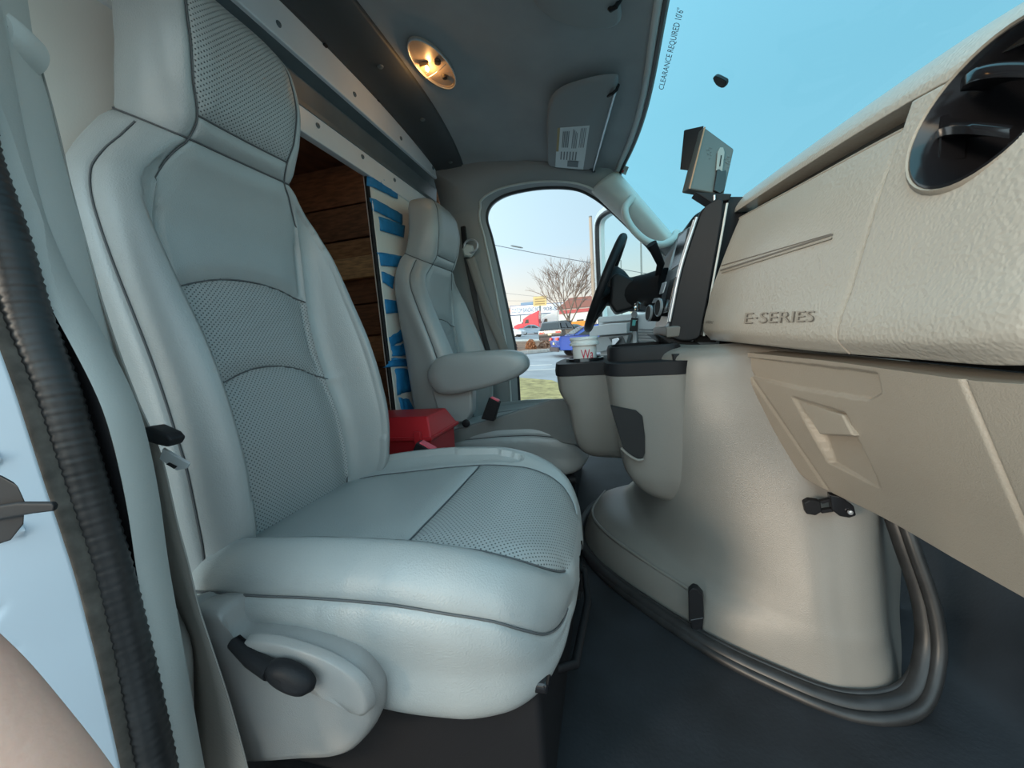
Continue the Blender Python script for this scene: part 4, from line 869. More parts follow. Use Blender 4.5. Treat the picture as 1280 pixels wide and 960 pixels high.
lipp = [at(x, y, Y=.972) for x, y in [(776, 560), (786, 569), (797, 575), (805, 574)]]
tube('pocket_lip', cr(lipp, 5, False), .0035, dogm, rl_, 8)
cup = thing('coffee_cup', (cupc[0], 1.27, .57), 'white paper coffee cup with lid and red lettering in the left cup holder', 'cup')
zt = at(731, 421, Y=1.27)[2]; zl = at(731, 430, Y=1.27)[2]
cb_ = lathe('cup_body', (cupc[0], 1.27, 0), (0, 0, 1), [(.034, .545), (.0345, .55), (.0385, zl - .004), (.039, zl)], white, cup, 32)
lathe('cup_lid', (cupc[0], 1.27, 0), (0, 0, 1), [(.041, zl - .004), (.0465, zl - .003), (.0465, zl + .004), (.043, zl + .006), (.043, zl + .013), (.0455, zl + .015), (.0455, zt - .002), (.043, zt), (.038, zt - .004), (.001, zt - .005)], mat('white lid plastic', (.80, .80, .78), .4), cup, 32)
v, f = textpts('Wa', 1.0); W_ = v[:, 0].max(); P = []
for q in v:
    ang = -math.pi / 2 + .02 + (q[0] - W_ * .25) / W_ * .95; hh = .620 + q[1] * .042; rr_ = .0362 + (hh - .55) * .055 + .0012
    P.append((cupc[0] + rr_ * math.cos(ang), 1.27 + rr_ * math.sin(ang), hh))
obj('lettering', P, f, redink, cb_, 0)
# ------------------------------------------------------------------ roof lining fittings
def onceil(px, py, off):
    p = at(px, py, Z=1.6)
    for _ in range(12): p = at(px, py, Z=zc(p[0], p[1]) - off)
    return p
def visor(px, label, loc):
    r = thing('sun_visor', onceil(*loc, .03), label, 'sun visor'); Q0 = np.array([onceil(x, y, .045) for x, y in px]); c = Q0.mean(0)
    n = np.linalg.svd(Q0 - c)[2][2]; n = n * np.sign(n[2]); r_ = (c, n)
    P0 = cr([onvis(r_, x, y) for x, y in px], 4); c = P0.mean(0)
    rg = lambda s, h: c + (P0 - c) * s + n * h
    gridobj('visor_pad', np.array([rg(.02, -.001), rg(.9, .0), rg(.97, .003), rg(1.0, .010), rg(.97, .017), rg(.9, .02), rg(.02, .02)]), mat('visor fabric', (.27, .28, .28), .8, grain=900, depth=.0003), r, True, True, 60); return r, r_
def onvis(pl, px, py, off=0.0):
    d_ = AX @ np.array([(px - 640) / F, (py - 480) / F, 1.0]); c, n = pl; c = c - n * off; return CAM + d_ * (((c - CAM) @ n) / (d_ @ n))
vd, VPL = visor([(684, 140), (690, 122), (704, 111), (735, 101), (766, 96), (772, 102), (769, 116), (757, 156), (743, 208), (738, 214), (715, 213), (690, 210), (684, 204), (683, 172)], 'dark grey sun visor with a white label, above the driver door', (720, 160))
def visq(q, off): return [onvis(VPL, x, y, off - .0405) for x, y in q]
tube('hinge_rod', [onvis(VPL, x, y, .003) for x, y in ((770, 112), (755, 165), (742, 213))], .004, silver, vd, 8)
tube('visor_clip', [onceil(760, 120, .045), onceil(766, 117, .058), onceil(771, 112, .048), onceil(773, 106, .03)], .005, black, vd, 8)
tube('visor_pivot', [onceil(738, 211, .045), onceil(741, 214, .05), onceil(744, 214, .03)], .006, darkm, vd, 8)
lb = plate('warning_label', visq([(697, 160), (737, 157), (729, 212), (694, 209)], .0425), mat('label paper', (.62, .66, .66), .55), vd, .0008)
def lq(u, v_): # label coordinates
    a, b, c, d = (697, 160), (737, 157), (729, 212), (694, 209)
    return ((a[0] * (1 - u) + b[0] * u) * (1 - v_) + (d[0] * (1 - u) + c[0] * u) * v_, (a[1] * (1 - u) + b[1] * u) * (1 - v_) + (d[1] * (1 - u) + c[1] * u) * v_)
V_, F__ = [], []
def lrect(u0, u1, v0, v1):
    k = len(V_); V_.extend([onvis(VPL, *lq(u, w), .0036) for u, w in ((u0, v0), (u1, v0), (u1, v1), (u0, v1))]); F__.append((k, k + 1, k + 2, k + 3))
for k in range(5): lrect(.18 + k * .045, .205 + k * .045, .10, .50)
for k in range(4): lrect(.50 + k * .045, .52 + k * .045, .06 + .03 * k, .52)
for k in range(4): lrect(.74 + k * .05, .76 + k * .05, .05, .5)
for k in range(6): lrect(.16 + k * .1, .20 + k * .1, .60, .80)
lrect(.42, .80, .82, .96)
pr_ = obj('print', V_, F__, mat('label print', (.16, .18, .19), .7), lb, 0)
lb2 = plate('label_stripe', visq([lq(0, 0), lq(.08, 0), lq(.08, .6), lq(0, .6)], .0432), mat('ochre print', (.35, .25, .10), .6), lb, .0004)
visor([(655, -25), (664, 0), (672, 11), (692, 26), (722, 36), (756, 38), (772, 33), (776, 22), (774, 5), (776, -25), (720, -45)], 'dark grey sun visor without label at the top edge, nearer the passenger side', (720, 0))
vp = tag(tube('visor_clip', [onceil(760, 8, .03), onceil(764, 12, .055), onceil(770, 8, .055), onceil(776, -2, .03)], .006, black), 'black wire hook holding the nearer sun visor at the top edge', 'hook')
# dome lamp
dl = thing('dome_lamp', onceil(541, 80, .01), 'lit oval dome lamp with clear lens on the dark roof lining', 'lamp')
dc_ = onceil(541, 80, .012); da, db_ = onceil(516, 51, .012), onceil(569, 109, .012); ea = (db_ - da) / 2; ew = onceil(554.5, 70, .012) - onceil(527.5, 90, .012); ew = ew / 2
def er(s, h, n=32): return [dc_ + ea * (s * math.cos(a)) + ew * (s * math.sin(a)) + np.array([0, 0, -h]) for a in np.linspace(0, 2 * math.pi, n, endpoint=False)]
gridobj('lamp_base', np.array([er(1.0, -.004), er(1.0, .004), er(.95, .006), er(.93, .002), er(.02, .001)]), mat('lamp reflector', (.42, .34, .28), .3), dl, True, True, 50)
lens = gridobj('lamp_lens', np.array([er(1.0, .005), er(.98, .014), er(.9, .020), er(.6, .024), er(.02, .025)]), glass('lamp lens', (.93, .90, .86)), dl, True, False, 60)
tube('lens_rim', er(1.0, .007), .003, mat('clear rim', (.5, .5, .5), .15), dl, 8, True)
tube('lens_rib', [dc_ + ea * .1 + ew * s + np.array([0, 0, -.022 + .006 * s * s]) for s in np.linspace(-.9, .9, 9)], .0015, mat('clear rim', (.5, .5, .5), .15), dl, 6)
bp_ = onceil(534, 86, .022)
lathe('bulb', bp_, (0, 0, -1), [(.002, -.007), (.0065, -.003), (.008, .001), (.005, .006), (.0005, .008)], mat('lit filament bulb', (1, .6, .2), .4, emit=((1.0, .52, .13), 14)), dl, 14)
sw1 = onceil(547, 78, .02); lathe('lamp_switch', sw1, (0, 0, -1), [(.012, -.006), (.011, .003), (.002, .004)], mat('switch brown', (.06, .05, .045), .4), dl, 14)
lathe('lamp_switch', onceil(556, 97, .02), (0, 0, -1), [(.010, -.006), (.009, .003), (.002, .004)], mat('switch brown', (.06, .05, .045), .4), dl, 14)
box('bulb_holder', bp_ + (-.02, -.022, -.002), bp_ + (.012, -.010, .012), mat('amber reflector', (.62, .38, .17), .3), dl, .003)
pl = bpy.data.lights.new('dome_bulb', 'POINT'); pl.energy = .3; pl.color = (1, .55, .2); pl.shadow_soft_size = .008
po = bpy.data.objects.new('dome_bulb', pl); COL.objects.link(po); po.location = Vector(bp_ + np.array([0, 0, -.014]))
# ------------------------------------------------------------------ windscreen
def wsp(y, t):
    x0 = hx(y) + .012; z0 = zc(hx(y), y) - .012; x1 = .70 - .16 * (abs(y - 1.2) / .95) ** 2.2; z1 = .80
    return np.array([x0 + (x1 - x0) * t, y, z0 + (z1 - z0) * t + .035 * math.sin(math.pi * t)])
yv = np.linspace(.22, 2.13, 70); tv = np.linspace(0, 1, 50)
WG = np.array([[wsp(y, t) for y in yv] for t in tv])
win = st(gridobj('window_1', WG, wsglass, smooth=80))
dW = (WG - CAM) @ AX; WX = 640 + F * dW[:, :, 0] / dW[:, :, 2]; WY = 480 + F * dW[:, :, 1] / dW[:, :, 2]
def onglass(px, py, off=.003):
    j, i = np.unravel_index(np.argmin((WX - px) ** 2 + (WY - py) ** 2), WX.shape); y, t = yv[i], tv[j]
    def pr2(y, t):
        q = (wsp(y, t) - CAM) @ AX; return np.array([640 + F * q[0] / q[2], 480 + F * q[1] / q[2]])
    for _ in range(4):
        p = pr2(y, t); J = np.stack([(pr2(y + .002, t) - p) / .002, (pr2(y, t + .002) - p) / .002], 1); dy, dt = np.linalg.solve(J, np.array([px, py]) - p); y += float(np.clip(dy, -.1, .1)); t += float(np.clip(dt, -.1, .1))
    p = wsp(y, t); return p + (CAM - p) / np.linalg.norm(CAM - p) * off
v, f = textpts('CLEARANCE REQUIRED 10\'6"', 1.0); W_ = v[:, 0].max(); P = []
for q in v:
    u = q[0] / W_; P.append(onglass(829 + (855 - 829) * u - q[1] / .72 * 7.5 * (.85 + .3 * u), 113 - 102 * u - q[1] / .72 * 1.6))
tag(obj('clearance_lettering', P, f, mat('purple grey print', (.16, .15, .22), .7), None, 0), 'dark lettering CLEARANCE REQUIRED 10\'6" on the windscreen glass', 'lettering')
mbp = [onglass(x, y, .004) for x, y in [(894, 95), (898, 92), (907, 96), (911, 99), (910, 105), (905, 107), (898, 103)]]
tag(prism('mirror_button', cr(mbp, 2), (-.008, -.006, -.008), black, None, .002), 'small black mirror mount glued on the windscreen', 'mount')
skt = thing('inspection_sticker', onglass(780, 211), 'small pale sticker with red dot in the far windscreen corner', 'sticker')
plate('sticker_paper', [onglass(x, y, .003) for x, y in [(774, 204), (786, 209), (782, 219), (772, 214)]], mat('sticker paper', (.5, .6, .58), .6), skt, .0006)
plate('sticker_dot', [onglass(x, y, .005) for x, y in [(777, 212), (780, 213), (779, 216), (776, 215)]], redink, skt, .0006)
# ------------------------------------------------------------------ open driver door
HG, ED = np.array([.43, 2.20, 0]), np.array([-.045, 2.86, 0]); ds_ = (ED - HG) / np.linalg.norm(ED - HG); dn = np.array([-ds_[1], ds_[0], 0])
if dn @ (CAM - HG) < 0: dn = -dn
def dp(s, z, o=0.0): return HG + ds_ * s + dn * o + np.array([0, 0, z])
def ondoor(px, py, o=0.0):
    d_ = AX @ np.array([(px - 640) / F, (py - 480) / F, 1.0]); p0 = HG + dn * o; t = ((p0 - CAM) @ dn) / (d_ @ dn); return CAM + d_ * t
dr = thing('driver_door', dp(.1, -.1), 'open driver door with pale grey inner trim, beyond the steering wheel', 'door')
doorm = mat('pale grey door trim', (.46, .49, .50), .5, grain=500, depth=.0003)
prism('door_shell', [dp(0, -.1, -.06), dp(.815, -.1, -.06), dp(.815, .80, -.06), dp(0, .80, -.06)], dn * .07, whitep, dr, .01)
prism('inner_trim', [dp(.04, -.05, .012), dp(.79, -.05, .012), dp(.79, .79, .012), dp(.04, .79, .012)], dn * .03, doorm, dr, .012)
fr_ = cr([dp(.02, .79, -.01), dp(.06, .90, -.01), dp(.30, 1.25, -.01), (dp(.46, 1.43, -.01)), dp(.56, 1.475, -.01), dp(.70, 1.49, -.01), dp(.785, 1.46, -.01), dp(.805, 1.36, -.01), dp(.812, 1.1, -.01), dp(.815, .79, -.01)], 7, False)
sweep('window_frame', fr_, [(-.03, -.028), (.0, -.03), (.03, -.028), (.03, .02), (-.03, .02)], whitep, dr, up=tuple(dn)); 
tube('frame_seal', (fr_ - dp(.42, 1.1, -.01)) * .955 + dp(.42, 1.1, -.01) + dn * .024, .016, rubber, dr, 10)
gp_ = [p for p in fr_]; c0 = dp(.42, 1.05, -.01)
st_ = obj('door_glass', [c0] + gp_, [(0, i, i + 1) for i in range(1, len(gp_))] + [(0, len(gp_), 1)], clearglass, dr)
def dpr(name, q, o, th, m, par=dr, bev=.004): return prism(name, [ondoor(x, y, o) for x, y in q], dn * th, m, par, bev)
dpr('armrest_block', [(744, 408), (770, 404), (792, 403), (792, 416), (768, 418), (744, 420)], .045, .05, doorm)
dpr('armrest_front', [(747, 421), (791, 418), (788, 428), (780, 434), (752, 440), (748, 440)], .045, .03, mat('mid grey door plastic', (.30, .33, .34), .5))
dpr('handle_recess', [(761, 422), (778, 420), (784, 432), (770, 436)], .076, .003, mat('recess dark', (.06, .07, .075), .6))
dpr('door_handle', [(767, 424), (774, 422), (776, 424), (771, 430), (772, 434), (767, 433)], .080, .012, chrome, bev=.002)
dpr('upper_ledge', [(752, 396), (795, 392), (795, 400), (752, 403)], .045, .03, doorm)
for k in range(6): dpr('grille_slot', [(799 - k * .3, 411 + k * 3.6), (816 + k * .4, 411.5 + k * 3.6), (816 + k * .4, 413 + k * 3.6), (799 - k * .3, 412.6 + k * 3.6)], .045, .004, mat('slot grey', (.16, .18, .19), .6), bev=0)
dpr('pillar_trim', [(796, 402), (798, 440), (793, 440), (791, 402)], .045, .01, doorm)
# ------------------------------------------------------------------ street outside
asph = mat('worn asphalt', (.30, .31, .325), .85, grain=40, depth=.01, mottle=.18, mscale=.6)
road = mat('road asphalt', (.235, .25, .27), .85, grain=30, depth=.01, mottle=.12, mscale=.4)
gx, gy = np.linspace(-90, 130, 45), np.linspace(-70, 150, 45)
gg = np.array([[(x, y, gz(x, y)) for x in gx] for y in gy]); st(gridobj('ground', gg, asph, smooth=80))
def gpoly(name, px, m, h, par=None): return prism(name, [atg(*p) + (0, 0, h) for p in px], (0, 0, -h - .05), m, par)
def gp2(q, z=0.0): return np.array([q[0], q[1], gz(*q) + z])
rd = st(prism('road', [gp2((-80, 25.5), .01), gp2((90, 25.5), .01), gp2((90, 50), .01), gp2((-80, 50), .01)], (0, 0, -.05), road))
grassm = mat('dry grass', (.36, .30, .13), .9, grain=60, depth=.03, mottle=.4, mscale=5)
gr_ = gpoly('grass_verge', [(615, 478), (640, 473), (690, 477), (720, 490), (720, 505), (610, 510)], grassm, .04); tag(gr_, 'strip of dry yellow grass just outside the driver door', 'grass', kind='stuff')
curb_m = mat('pale concrete', (.50, .47, .43), .8, mottle=.15, mscale=3, grain=30, depth=.004)
ia, ib_, ic, id_ = atg(600, 448), atg(704, 438), atg(712, 427), atg(600, 430)
isl = st(prism('mulch_bed', [p + (0, 0, .10) for p in (ia, ib_, ic, id_)], (0, 0, -.2), mat('brown mulch', (.20, .115, .075), .95, grain=8, depth=.06, mottle=.45, mscale=3)))
def curb(a, b, n):
    for i in range(n):
        p, q = a + (b - a) * (i / n), a + (b - a) * ((i + .97) / n); dv_ = np.cross(q - p, (0, 0, 1)); dv_ /= np.linalg.norm(dv_)
        yield prism('curb_stone', [p - dv_ * .15, q - dv_ * .15, q + dv_ * .15, p + dv_ * .15], (0, 0, .17), curb_m, isl, .02)
list(curb(ia, ib_, 8)); list(curb(id_, ic, 7))
pv = tag(gpoly('sidewalk', [(600, 429), (716, 426.5), (716, 424), (600, 426)], curb_m, .06), 'pale concrete pavement strip between the mulch bed and the road', 'pavement')
list_lines = [((640, 464), (700, 461)), ((625, 458), (690, 456))]
for k, (a, b) in enumerate(list_lines):
    a_, b_ = atg(*a), atg(*b); tag(prism('parking_line', [a_ + (0, -.06, .012), b_ + (0, -.06, .012), b_ + (0, .06, .012), a_ + (0, .06, .012)], (0, 0, -.03), mat('worn white line', (.55, .55, .54), .8)), ('worn white parking line nearer the van', 'worn white parking line nearer the mulch bed')[k], 'line')
def shrub(px, py, w, h, col, label):
    b = atg(px, py); d_ = np.linalg.norm(b - CAM); k = d_ / F; r = random.Random(int(px)); v, f = [], []
    for i in range(420):
        a = r.random() * 6.28; rr_ = r.random() ** .5 * w * k / 2; zz = r.random() ** .8 * h * k * math.sqrt(max(.05, 1 - (rr_ / (w * k / 2)) ** 2)); c = b + np.array([rr_ * math.cos(a), rr_ * math.sin(a), .05 + zz]); s = .05 + .05 * r.random()
        u = np.array([r.uniform(-1, 1), r.uniform(-1, 1), r.uniform(-1, 1)]); u /= np.linalg.norm(u); w_ = np.cross(u, (.3, .5, .8)); w_ /= np.linalg.norm(w_); n = len(v); v += [c - u * s, c + w_ * s * .5, c + u * s, c - w_ * s * .5]; f.append((n, n + 1, n + 2, n + 3))
    t = thing('shrub', b, label, 'shrub'); o_ = obj('foliage', v, f, col, t, 0); o_['kind'] = 'stuff'
    for i in range(5): a = i * 1.3; tube('stem', [b, b + np.array([.3 * w * k * math.cos(a) * .5, .3 * w * k * math.sin(a) * .5, h * k * .7])], .02, plank[1], t, 5)
shrub(664, 438, 14, 13, mat('orange brown leaves', (.42, .20, .10), .8), 'orange brown shrub in the middle of the mulch bed')
shrub(683, 437, 22, 11, mat('grey brown twigs', (.30, .20, .15), .9), 'low grey brown shrub right of the orange one')
shrub(641, 438, 12, 12, mat('mauve twigs', (.30, .20, .19), .9), 'mauve grey shrub at the left end of the mulch bed')
def tree(px, py, top, label, seed, spread):
    b = atg(px, py); d_ = np.linalg.norm(b - CAM); Hh = (py - top) * d_ / F; r = random.Random(seed); V2, F2 = [], []
    def limb(p, q, r0, r1):
        a = q - p; a = a / np.linalg.norm(a); s = np.cross(a, (.31, .77, .2)); s /= np.linalg.norm(s); w_ = np.cross(a, s); n = len(V2)
        for pp, rr_ in ((p, r0), (q, r1)):
            for k in range(4): V2.append(pp + s * rr_ * math.cos(k * 1.571) + w_ * rr_ * math.sin(k * 1.571))
        for k in range(4): F2.append((n + k, n + (k + 1) % 4, n + 4 + (k + 1) % 4, n + 4 + k))
    def grow(p, d, L_, rad, dep):
        q = p + d * L_; limb(p, q, rad, rad * .72)
        if dep == 0: return
        for k in range(3 if dep > 1 else 4):
            nd = d + np.array([r.uniform(-1, 1), r.uniform(-1, 1), r.uniform(-.35, .65)]) * (.62 if dep > 2 else .75); nd /= np.linalg.norm(nd); grow(p + d * L_ * r.uniform(.55, 1), nd, L_ * r.uniform(.66, .86), rad * .62, dep - 1)
    t = thing('bare_tree', b, label, 'tree'); trunk = tube('trunk', [b - (0, 0, .1), b + (0.05, 0, Hh * .16), b + (0, 0, Hh * .26)], lambda u: .16 - .05 * u, mat('grey brown bark', (.20, .14, .11), .9, mottle=.3), t, 10)
    for k in range(6):
        a = k * 1.05 + .3; d = np.array([math.cos(a) * spread, math.sin(a) * spread, 1.0]); d /= np.linalg.norm(d); grow(b + np.array([0, 0, Hh * (.16 + .02 * k)]), d, Hh * .26, .075, 4)
    o_ = obj('branches', V2, F2, MATS['grey brown bark'], t, 0); o_['kind'] = 'stuff'; return t
tree(712, 425, 322, 'bare spreading tree at the right end of the mulch bed', 5, .62)
# vehicles
def car(name, label, cen, hd, L_, Wd, Hc, body, kind='sedan'):
    "hd: heading unit vector (front), cen on ground"
    hd = np.array([hd[0], hd[1], 0]); hd /= np.linalg.norm(hd); hd[2] = GA * hd[0] + GB * hd[1]; sd_2 = np.cross((0, 0, 1), hd); sd_2 /= np.linalg.norm(sd_2); up2 = np.array([0, 0, 1.])
    t = thing(name, cen, label, 'car' if kind != 'pickup' else 'truck')
    Pt = lambda x, y, z: cen + hd * (x * L_ / 2) + sd_2 * (y * Wd / 2) + up2 * (z * Hc)
    if kind == 'suv':
        low_ = [(-.98, .20), (-1.0, .42), (-.98, .58), (-.55, .60), (.42, .60), (.90, .54), (.99, .42), (.98, .20)]; cab = [(-.97, .58), (-.86, .93), (-.70, .985), (-.2, 1.0), (.10, .95), (.42, .60)]
    else:
        low_ = [(-.97, .22), (-1.0, .45), (-.96, .64), (-.55, .67), (.40, .66), (.86, .58), (.99, .44), (.98, .22)]; cab = [(-.72, .64), (-.42, .94), (-.2, 1.0), (.05, .98), (.42, .65)]
    def shell(nm, pr3, ins, m, par):
        n = len(pr3); rings = [[Pt(x, yy * (1 - ins * max(0, z - .5) * 1.2), z) for x, z in pr3] for yy in (-.93, -1, 1, .93)]
        for k in (0, 3):
            c = np.mean(rings[k], 0); rings[k] = [c + (p - c) * .95 for p in rings[k]]
        return gridobj(nm, np.array(rings), m, par, True, True, 40)
    bd = shell('body', low_, .25, body, t); gl = shell('cabin', cab, .45, body, t); dgl = mat('dark car glass', (.02, .025, .03), .08)
    cc_ = np.mean(cab, 0)
    for yy in (-1, 1):
        for a0, a1 in ((0, .46), (.54, 1)):
            lo_ = [(cab[0][0] + .10 + (cab[-1][0] - cab[0][0] - .26) * s, .67) for s in (a0, a1)]; hi_ = [(cab[1][0] + .07 + (cab[-2][0] - cab[1][0] - .12) * s, .90) for s in (a0, a1)]
            prism('side_window', [Pt(x, yy * (1.005 - .54 * (z - .5)), z) for x, z in (lo_[0], lo_[1], hi_[1], hi_[0])], sd_2 * yy * .02, dgl, gl)
    def slope(p, q, t_): return (p[0] + (q[0] - p[0]) * t_, p[1] + (q[1] - p[1]) * t_)
    for nm, (p, q), sg in (('rear_window', (cab[0], cab[1]), -1), ('windscreen', (cab[-1], cab[-2]), 1)):
        a, b = slope(p, q, .18), slope(p, q, .88); prism(nm, [Pt(a[0], -.80, a[1]), Pt(a[0], .80, a[1]), Pt(b[0], .68, b[1]), Pt(b[0], -.68, b[1])], hd * sg * .03 + up2 * .012, dgl, gl)
    for x in (-.60, .62):
        for y in (-.90, .90):
            w_ = lathe('wheel', Pt(x, y - .06 * np.sign(y), .0) + up2 * .33 - sd_2 * np.sign(y) * .05, sd_2 * np.sign(y), [(.2, -.1), (.33, -.09), (.34, .05), (.30, .10), (.21, .10), (.20, .08), (.001, .09)], rubber, t, 18)
            lathe('hub_cap', Pt(x, y - .06 * np.sign(y), .0) + up2 * .33 + sd_2 * np.sign(y) * .03, sd_2 * np.sign(y), [(.2, .0), (.19, .012), (.05, .02), (.001, .02)], silver, w_, 14)
    tlm = mat('red tail lamp', (.70, .03, .02), .25)
    for y in (-1, 1):
        zt_ = .50 if kind == 'suv' else .55
        prism('tail_lamp', [Pt(-1.0, y * .92, zt_ - .04), Pt(-1.0, y * .50, zt_ - .03), Pt(-.99, y * .50, zt_ + .045), Pt(-.985, y * .92, zt_ + .05)], -hd * .05, tlm, t); prism('head_lamp', [Pt(.985, y * .9, .42), Pt(.99, y * .55, .42), Pt(.98, y * .55, .50), Pt(.96, y * .9, .52)], hd * .04, silver, t)
    prism('bumper', [Pt(-.99, -.9, .17), Pt(-.99, .9, .17), Pt(-1.0, .9, .30), Pt(-1.0, -.9, .30)], -hd * .08, mat('dark bumper', (.08, .06, .06), .5), t)
    prism('number_plate', [Pt(-1.005, -.16, .38), Pt(-1.005, .16, .38), Pt(-1.003, .16, .45), Pt(-1.003, -.16, .45)], -hd * .03, mat('plate cream', (.65, .58, .38), .5), t); return t
cp = lambda n, c, r=.25, mt=.0: mat(n, c, r, mt, coat=.6)
car('suv', 'black sport utility car driving away on the street behind the tree', atg(700, 429) + (0, 1.2, 0), (.26, .97), 4.7, 1.9, 1.78, cp('car black', (.015, .017, .02)), 'suv')
car('sedan', 'silver white sedan at the left edge of the far doorway view', atg(633, 421) , (1, -.12), 4.7, 1.8, 1.48, cp('car silver', (.60, .64, .68)))
bc = atg(738, 447); car('sedan', 'blue sedan parked behind the coffee cup and steering wheel', np.array([bc[0] + .6, bc[1] + 1.0, gz(bc[0] + .6, bc[1] + 1.0)]), (.95, .35), 4.7, 1.85, 1.47, cp('car blue', (.03, .09, .42)))
def ong(px, Y, py=None):
    d_ = AX @ np.array([(px - 640) / F, ((py or 415) - 480) / F, 1.0]); x = d_[0] / d_[1] * Y; return np.array([x, Y, gz(x, Y)])
car('sedan', 'grey blue car parked far off left of the bare tree trunk', ong(668, 56), (1, .2), 4.6, 1.8, 1.5, cp('car grey blue', (.20, .28, .36)))
car('sedan', 'dark teal car parked far off right of the bare tree trunk', ong(722, 50), (1, .1), 4.6, 1.8, 1.5, cp('car teal', (.05, .12, .15)))
ot = thing('work_truck', ong(730, 62), 'orange work truck far off behind the tree', 'truck'); o0 = ong(730, 62)
om = mat('orange paint', (.75, .25, .03), .4)
box('truck_bed', o0 + (-1.8, -1, .6), o0 + (.6, 1, 2.0), om, ot, .08); box('truck_cab', o0 + (.6, -1, .6), o0 + (2.0, 1, 1.5), om, ot, .1); box('truck_cab_top', o0 + (.65, -.9, 1.5), o0 + (1.6, .9, 2.3), mat('dark car glass', (.02, .025, .03), .08), ot, .15)
for x in (-1.1, 1.3): lathe('wheel', o0 + (x, -.95, .42), (0, -1, 0), [(.2, -.2), (.42, -.18), (.42, .05), (.2, .06), (.001, .05)], rubber, ot, 16)
# red truck tractor and pale trailer cab
def tractor(name, label, o0, m, sc, mirror=1):
    t = thing(name, o0, label, 'truck'); q = lambda x, y, z: o0 + np.array([x * mirror, y, z]) * sc
    prism('sleeper', [q(x, -1.2, z) for x, z in [(.2, .8), (3.2, .8), (3.2, 3.0), (3.4, 4.1), (1.2, 3.3), (.2, 2.7)]], (0, 2.4 * sc, 0), m, t, .08)
    prism('bonnet', [q(x, -1.0, z) for x, z in [(-1.9, .7), (.3, .7), (.3, 2.0), (-.9, 1.9), (-1.7, 1.6)]], (0, 2.0 * sc, 0), m, t, .12)
    prism('windscreen', [q(x, -1.05, z) for x, z in [(-.1, 1.95), (.25, 1.95), (.75, 2.7), (.45, 2.7)]], (0, 2.1 * sc, 0), mat('dark car glass', (.02, .025, .03), .08), t)
    prism('side_window', [q(x, -1.24, z) for x, z in [(.5, 1.9), (1.3, 1.9), (1.3, 2.6), (.8, 2.6)]], (0, .06, 0), MATS['dark car glass'], t); prism('bumper', [q(x, -1.1, z) for x, z in [(-2.0, .45), (-1.5, .45), (-1.5, .85), (-2.0, .85)]], (0, 2.2 * sc, 0), silver, t, .04)
    for x in (-1.1, 2.6): lathe('wheel', q(x, -1.0, .5), (0, -1, 0), [(.25, -.25), (.5 * sc, -.2), (.5 * sc, .08), (.3, .1), (.001, .08)], rubber, t, 16)
tractor('truck_tractor', 'bright red truck tractor in front of the far white building', ong(655, 62), cp('truck red', (.72, .02, .05)), .85)
tractor('truck_tractor', 'pale grey truck tractor right of the red one, by the far building', ong(678, 66), cp('truck grey', (.52, .53, .54)), .9)
# far buildings and signs
bl0 = thing('warehouse', ong(690, 90), 'long white warehouse with a big sign across the street', 'building')
wx0, wx1 = ong(612, 90)[0], ong(790, 90)[0]; gzb = gz(0, 90); zb = lambda px, py, Y: at(px, py, Y=Y)[2]
wallw = mat('pale stucco', (.70, .68, .64), .8, mottle=.06, mscale=.3)
g90 = ong(640, 90)[2]
zr = zb(690, 381, 90)
box('wall', (wx0, 93, g90 - 3), (wx1, 107, zr), wallw, bl0); box('roof', (wx0 - .3, 92.6, zr), (wx1 + .3, 107.3, zr + .5), mat('tan roof', (.42, .32, .22), .8), bl0)
box('roof_unit', (ong(648, 90)[0], 95, zr + .4), (ong(664, 90)[0], 99, zr + 1.6), mat('blue grey roof', (.18, .28, .42), .6), bl0)
for k, px in enumerate((690, 704, 726, 742, 757)):
    x = ong(px, 90)[0]; f_ = box('dock_door', (x, 92.9, g90 + .2), (x + 2.4, 93.05, g90 + 3.6), mat('grey door', (.45, .46, .47), .6), bl0); 
    for j in range(3): box('door_panel', (x + .1, 92.85, g90 + .3 + j * 1.1), (x + 2.3, 92.92, g90 + 1.3 + j * 1.1), MATS['grey door'], f_, .03)
Ys = 86.0
def sq(x0, y0, x1, y1, Y=Ys): return [at(x0, y1, Y=Y), at(x1, y1, Y=Y), at(x1, y0, Y=Y), at(x0, y0, Y=Y)]
sg = thing('long_sign', at(665, 388, Y=Ys), 'long white sign reading CUSTOM BANDAG INC on the far building', 'sign')
q = [at(638, 394, Y=Ys), at(705, 389.5, Y=Ys), at(705, 378.5, Y=Ys), at(638, 383, Y=Ys)]
prism('board', q, (0, .3, 0), mat('sign white', (.80, .81, .83), .6), sg); inkb = mat('navy print', (.05, .09, .22), .6)
prism('frame', [p + (0, .1, 0) for p in [at(637.3, 395, Y=Ys), at(705.6, 390.3, Y=Ys), at(705.6, 377.7, Y=Ys), at(637.3, 382.3, Y=Ys)]], (0, .3, 0), inkb, sg)
def signtext(s, x0, x1, yb0, yb1, h, m, par, Y):
    v, f = textpts(s, 1.0, 0, 1.05); W_ = v[:, 0].max(); return obj('lettering', [at(x0 + (x1 - x0) * q[0] / W_, yb0 + (yb1 - yb0) * q[0] / W_ - q[1] / .72 * h, Y=Y - .03) for q in v], f, m, par, 0)
signtext('CUSTOM BANDAG INC', 639.5, 674, 391.6, 389.2, 6.0, inkb, sg, Ys); signtext('908-555', 679, 703, 388.6, 387.2, 5.0, inkb, sg, Ys)
for x_ in (650, 690): prism('leg', [at(x_, 392, Y=Ys + .2), at(x_ + .8, 392, Y=Ys + .2), at(x_ + .8, 402, Y=Ys + .2), at(x_, 402, Y=Ys + .2)], (0, .3, 0), steelg, sg)
s2_ = thing('small_sign', at(634, 390, Y=80), 'small orange sign at the left end of the far building', 'sign')
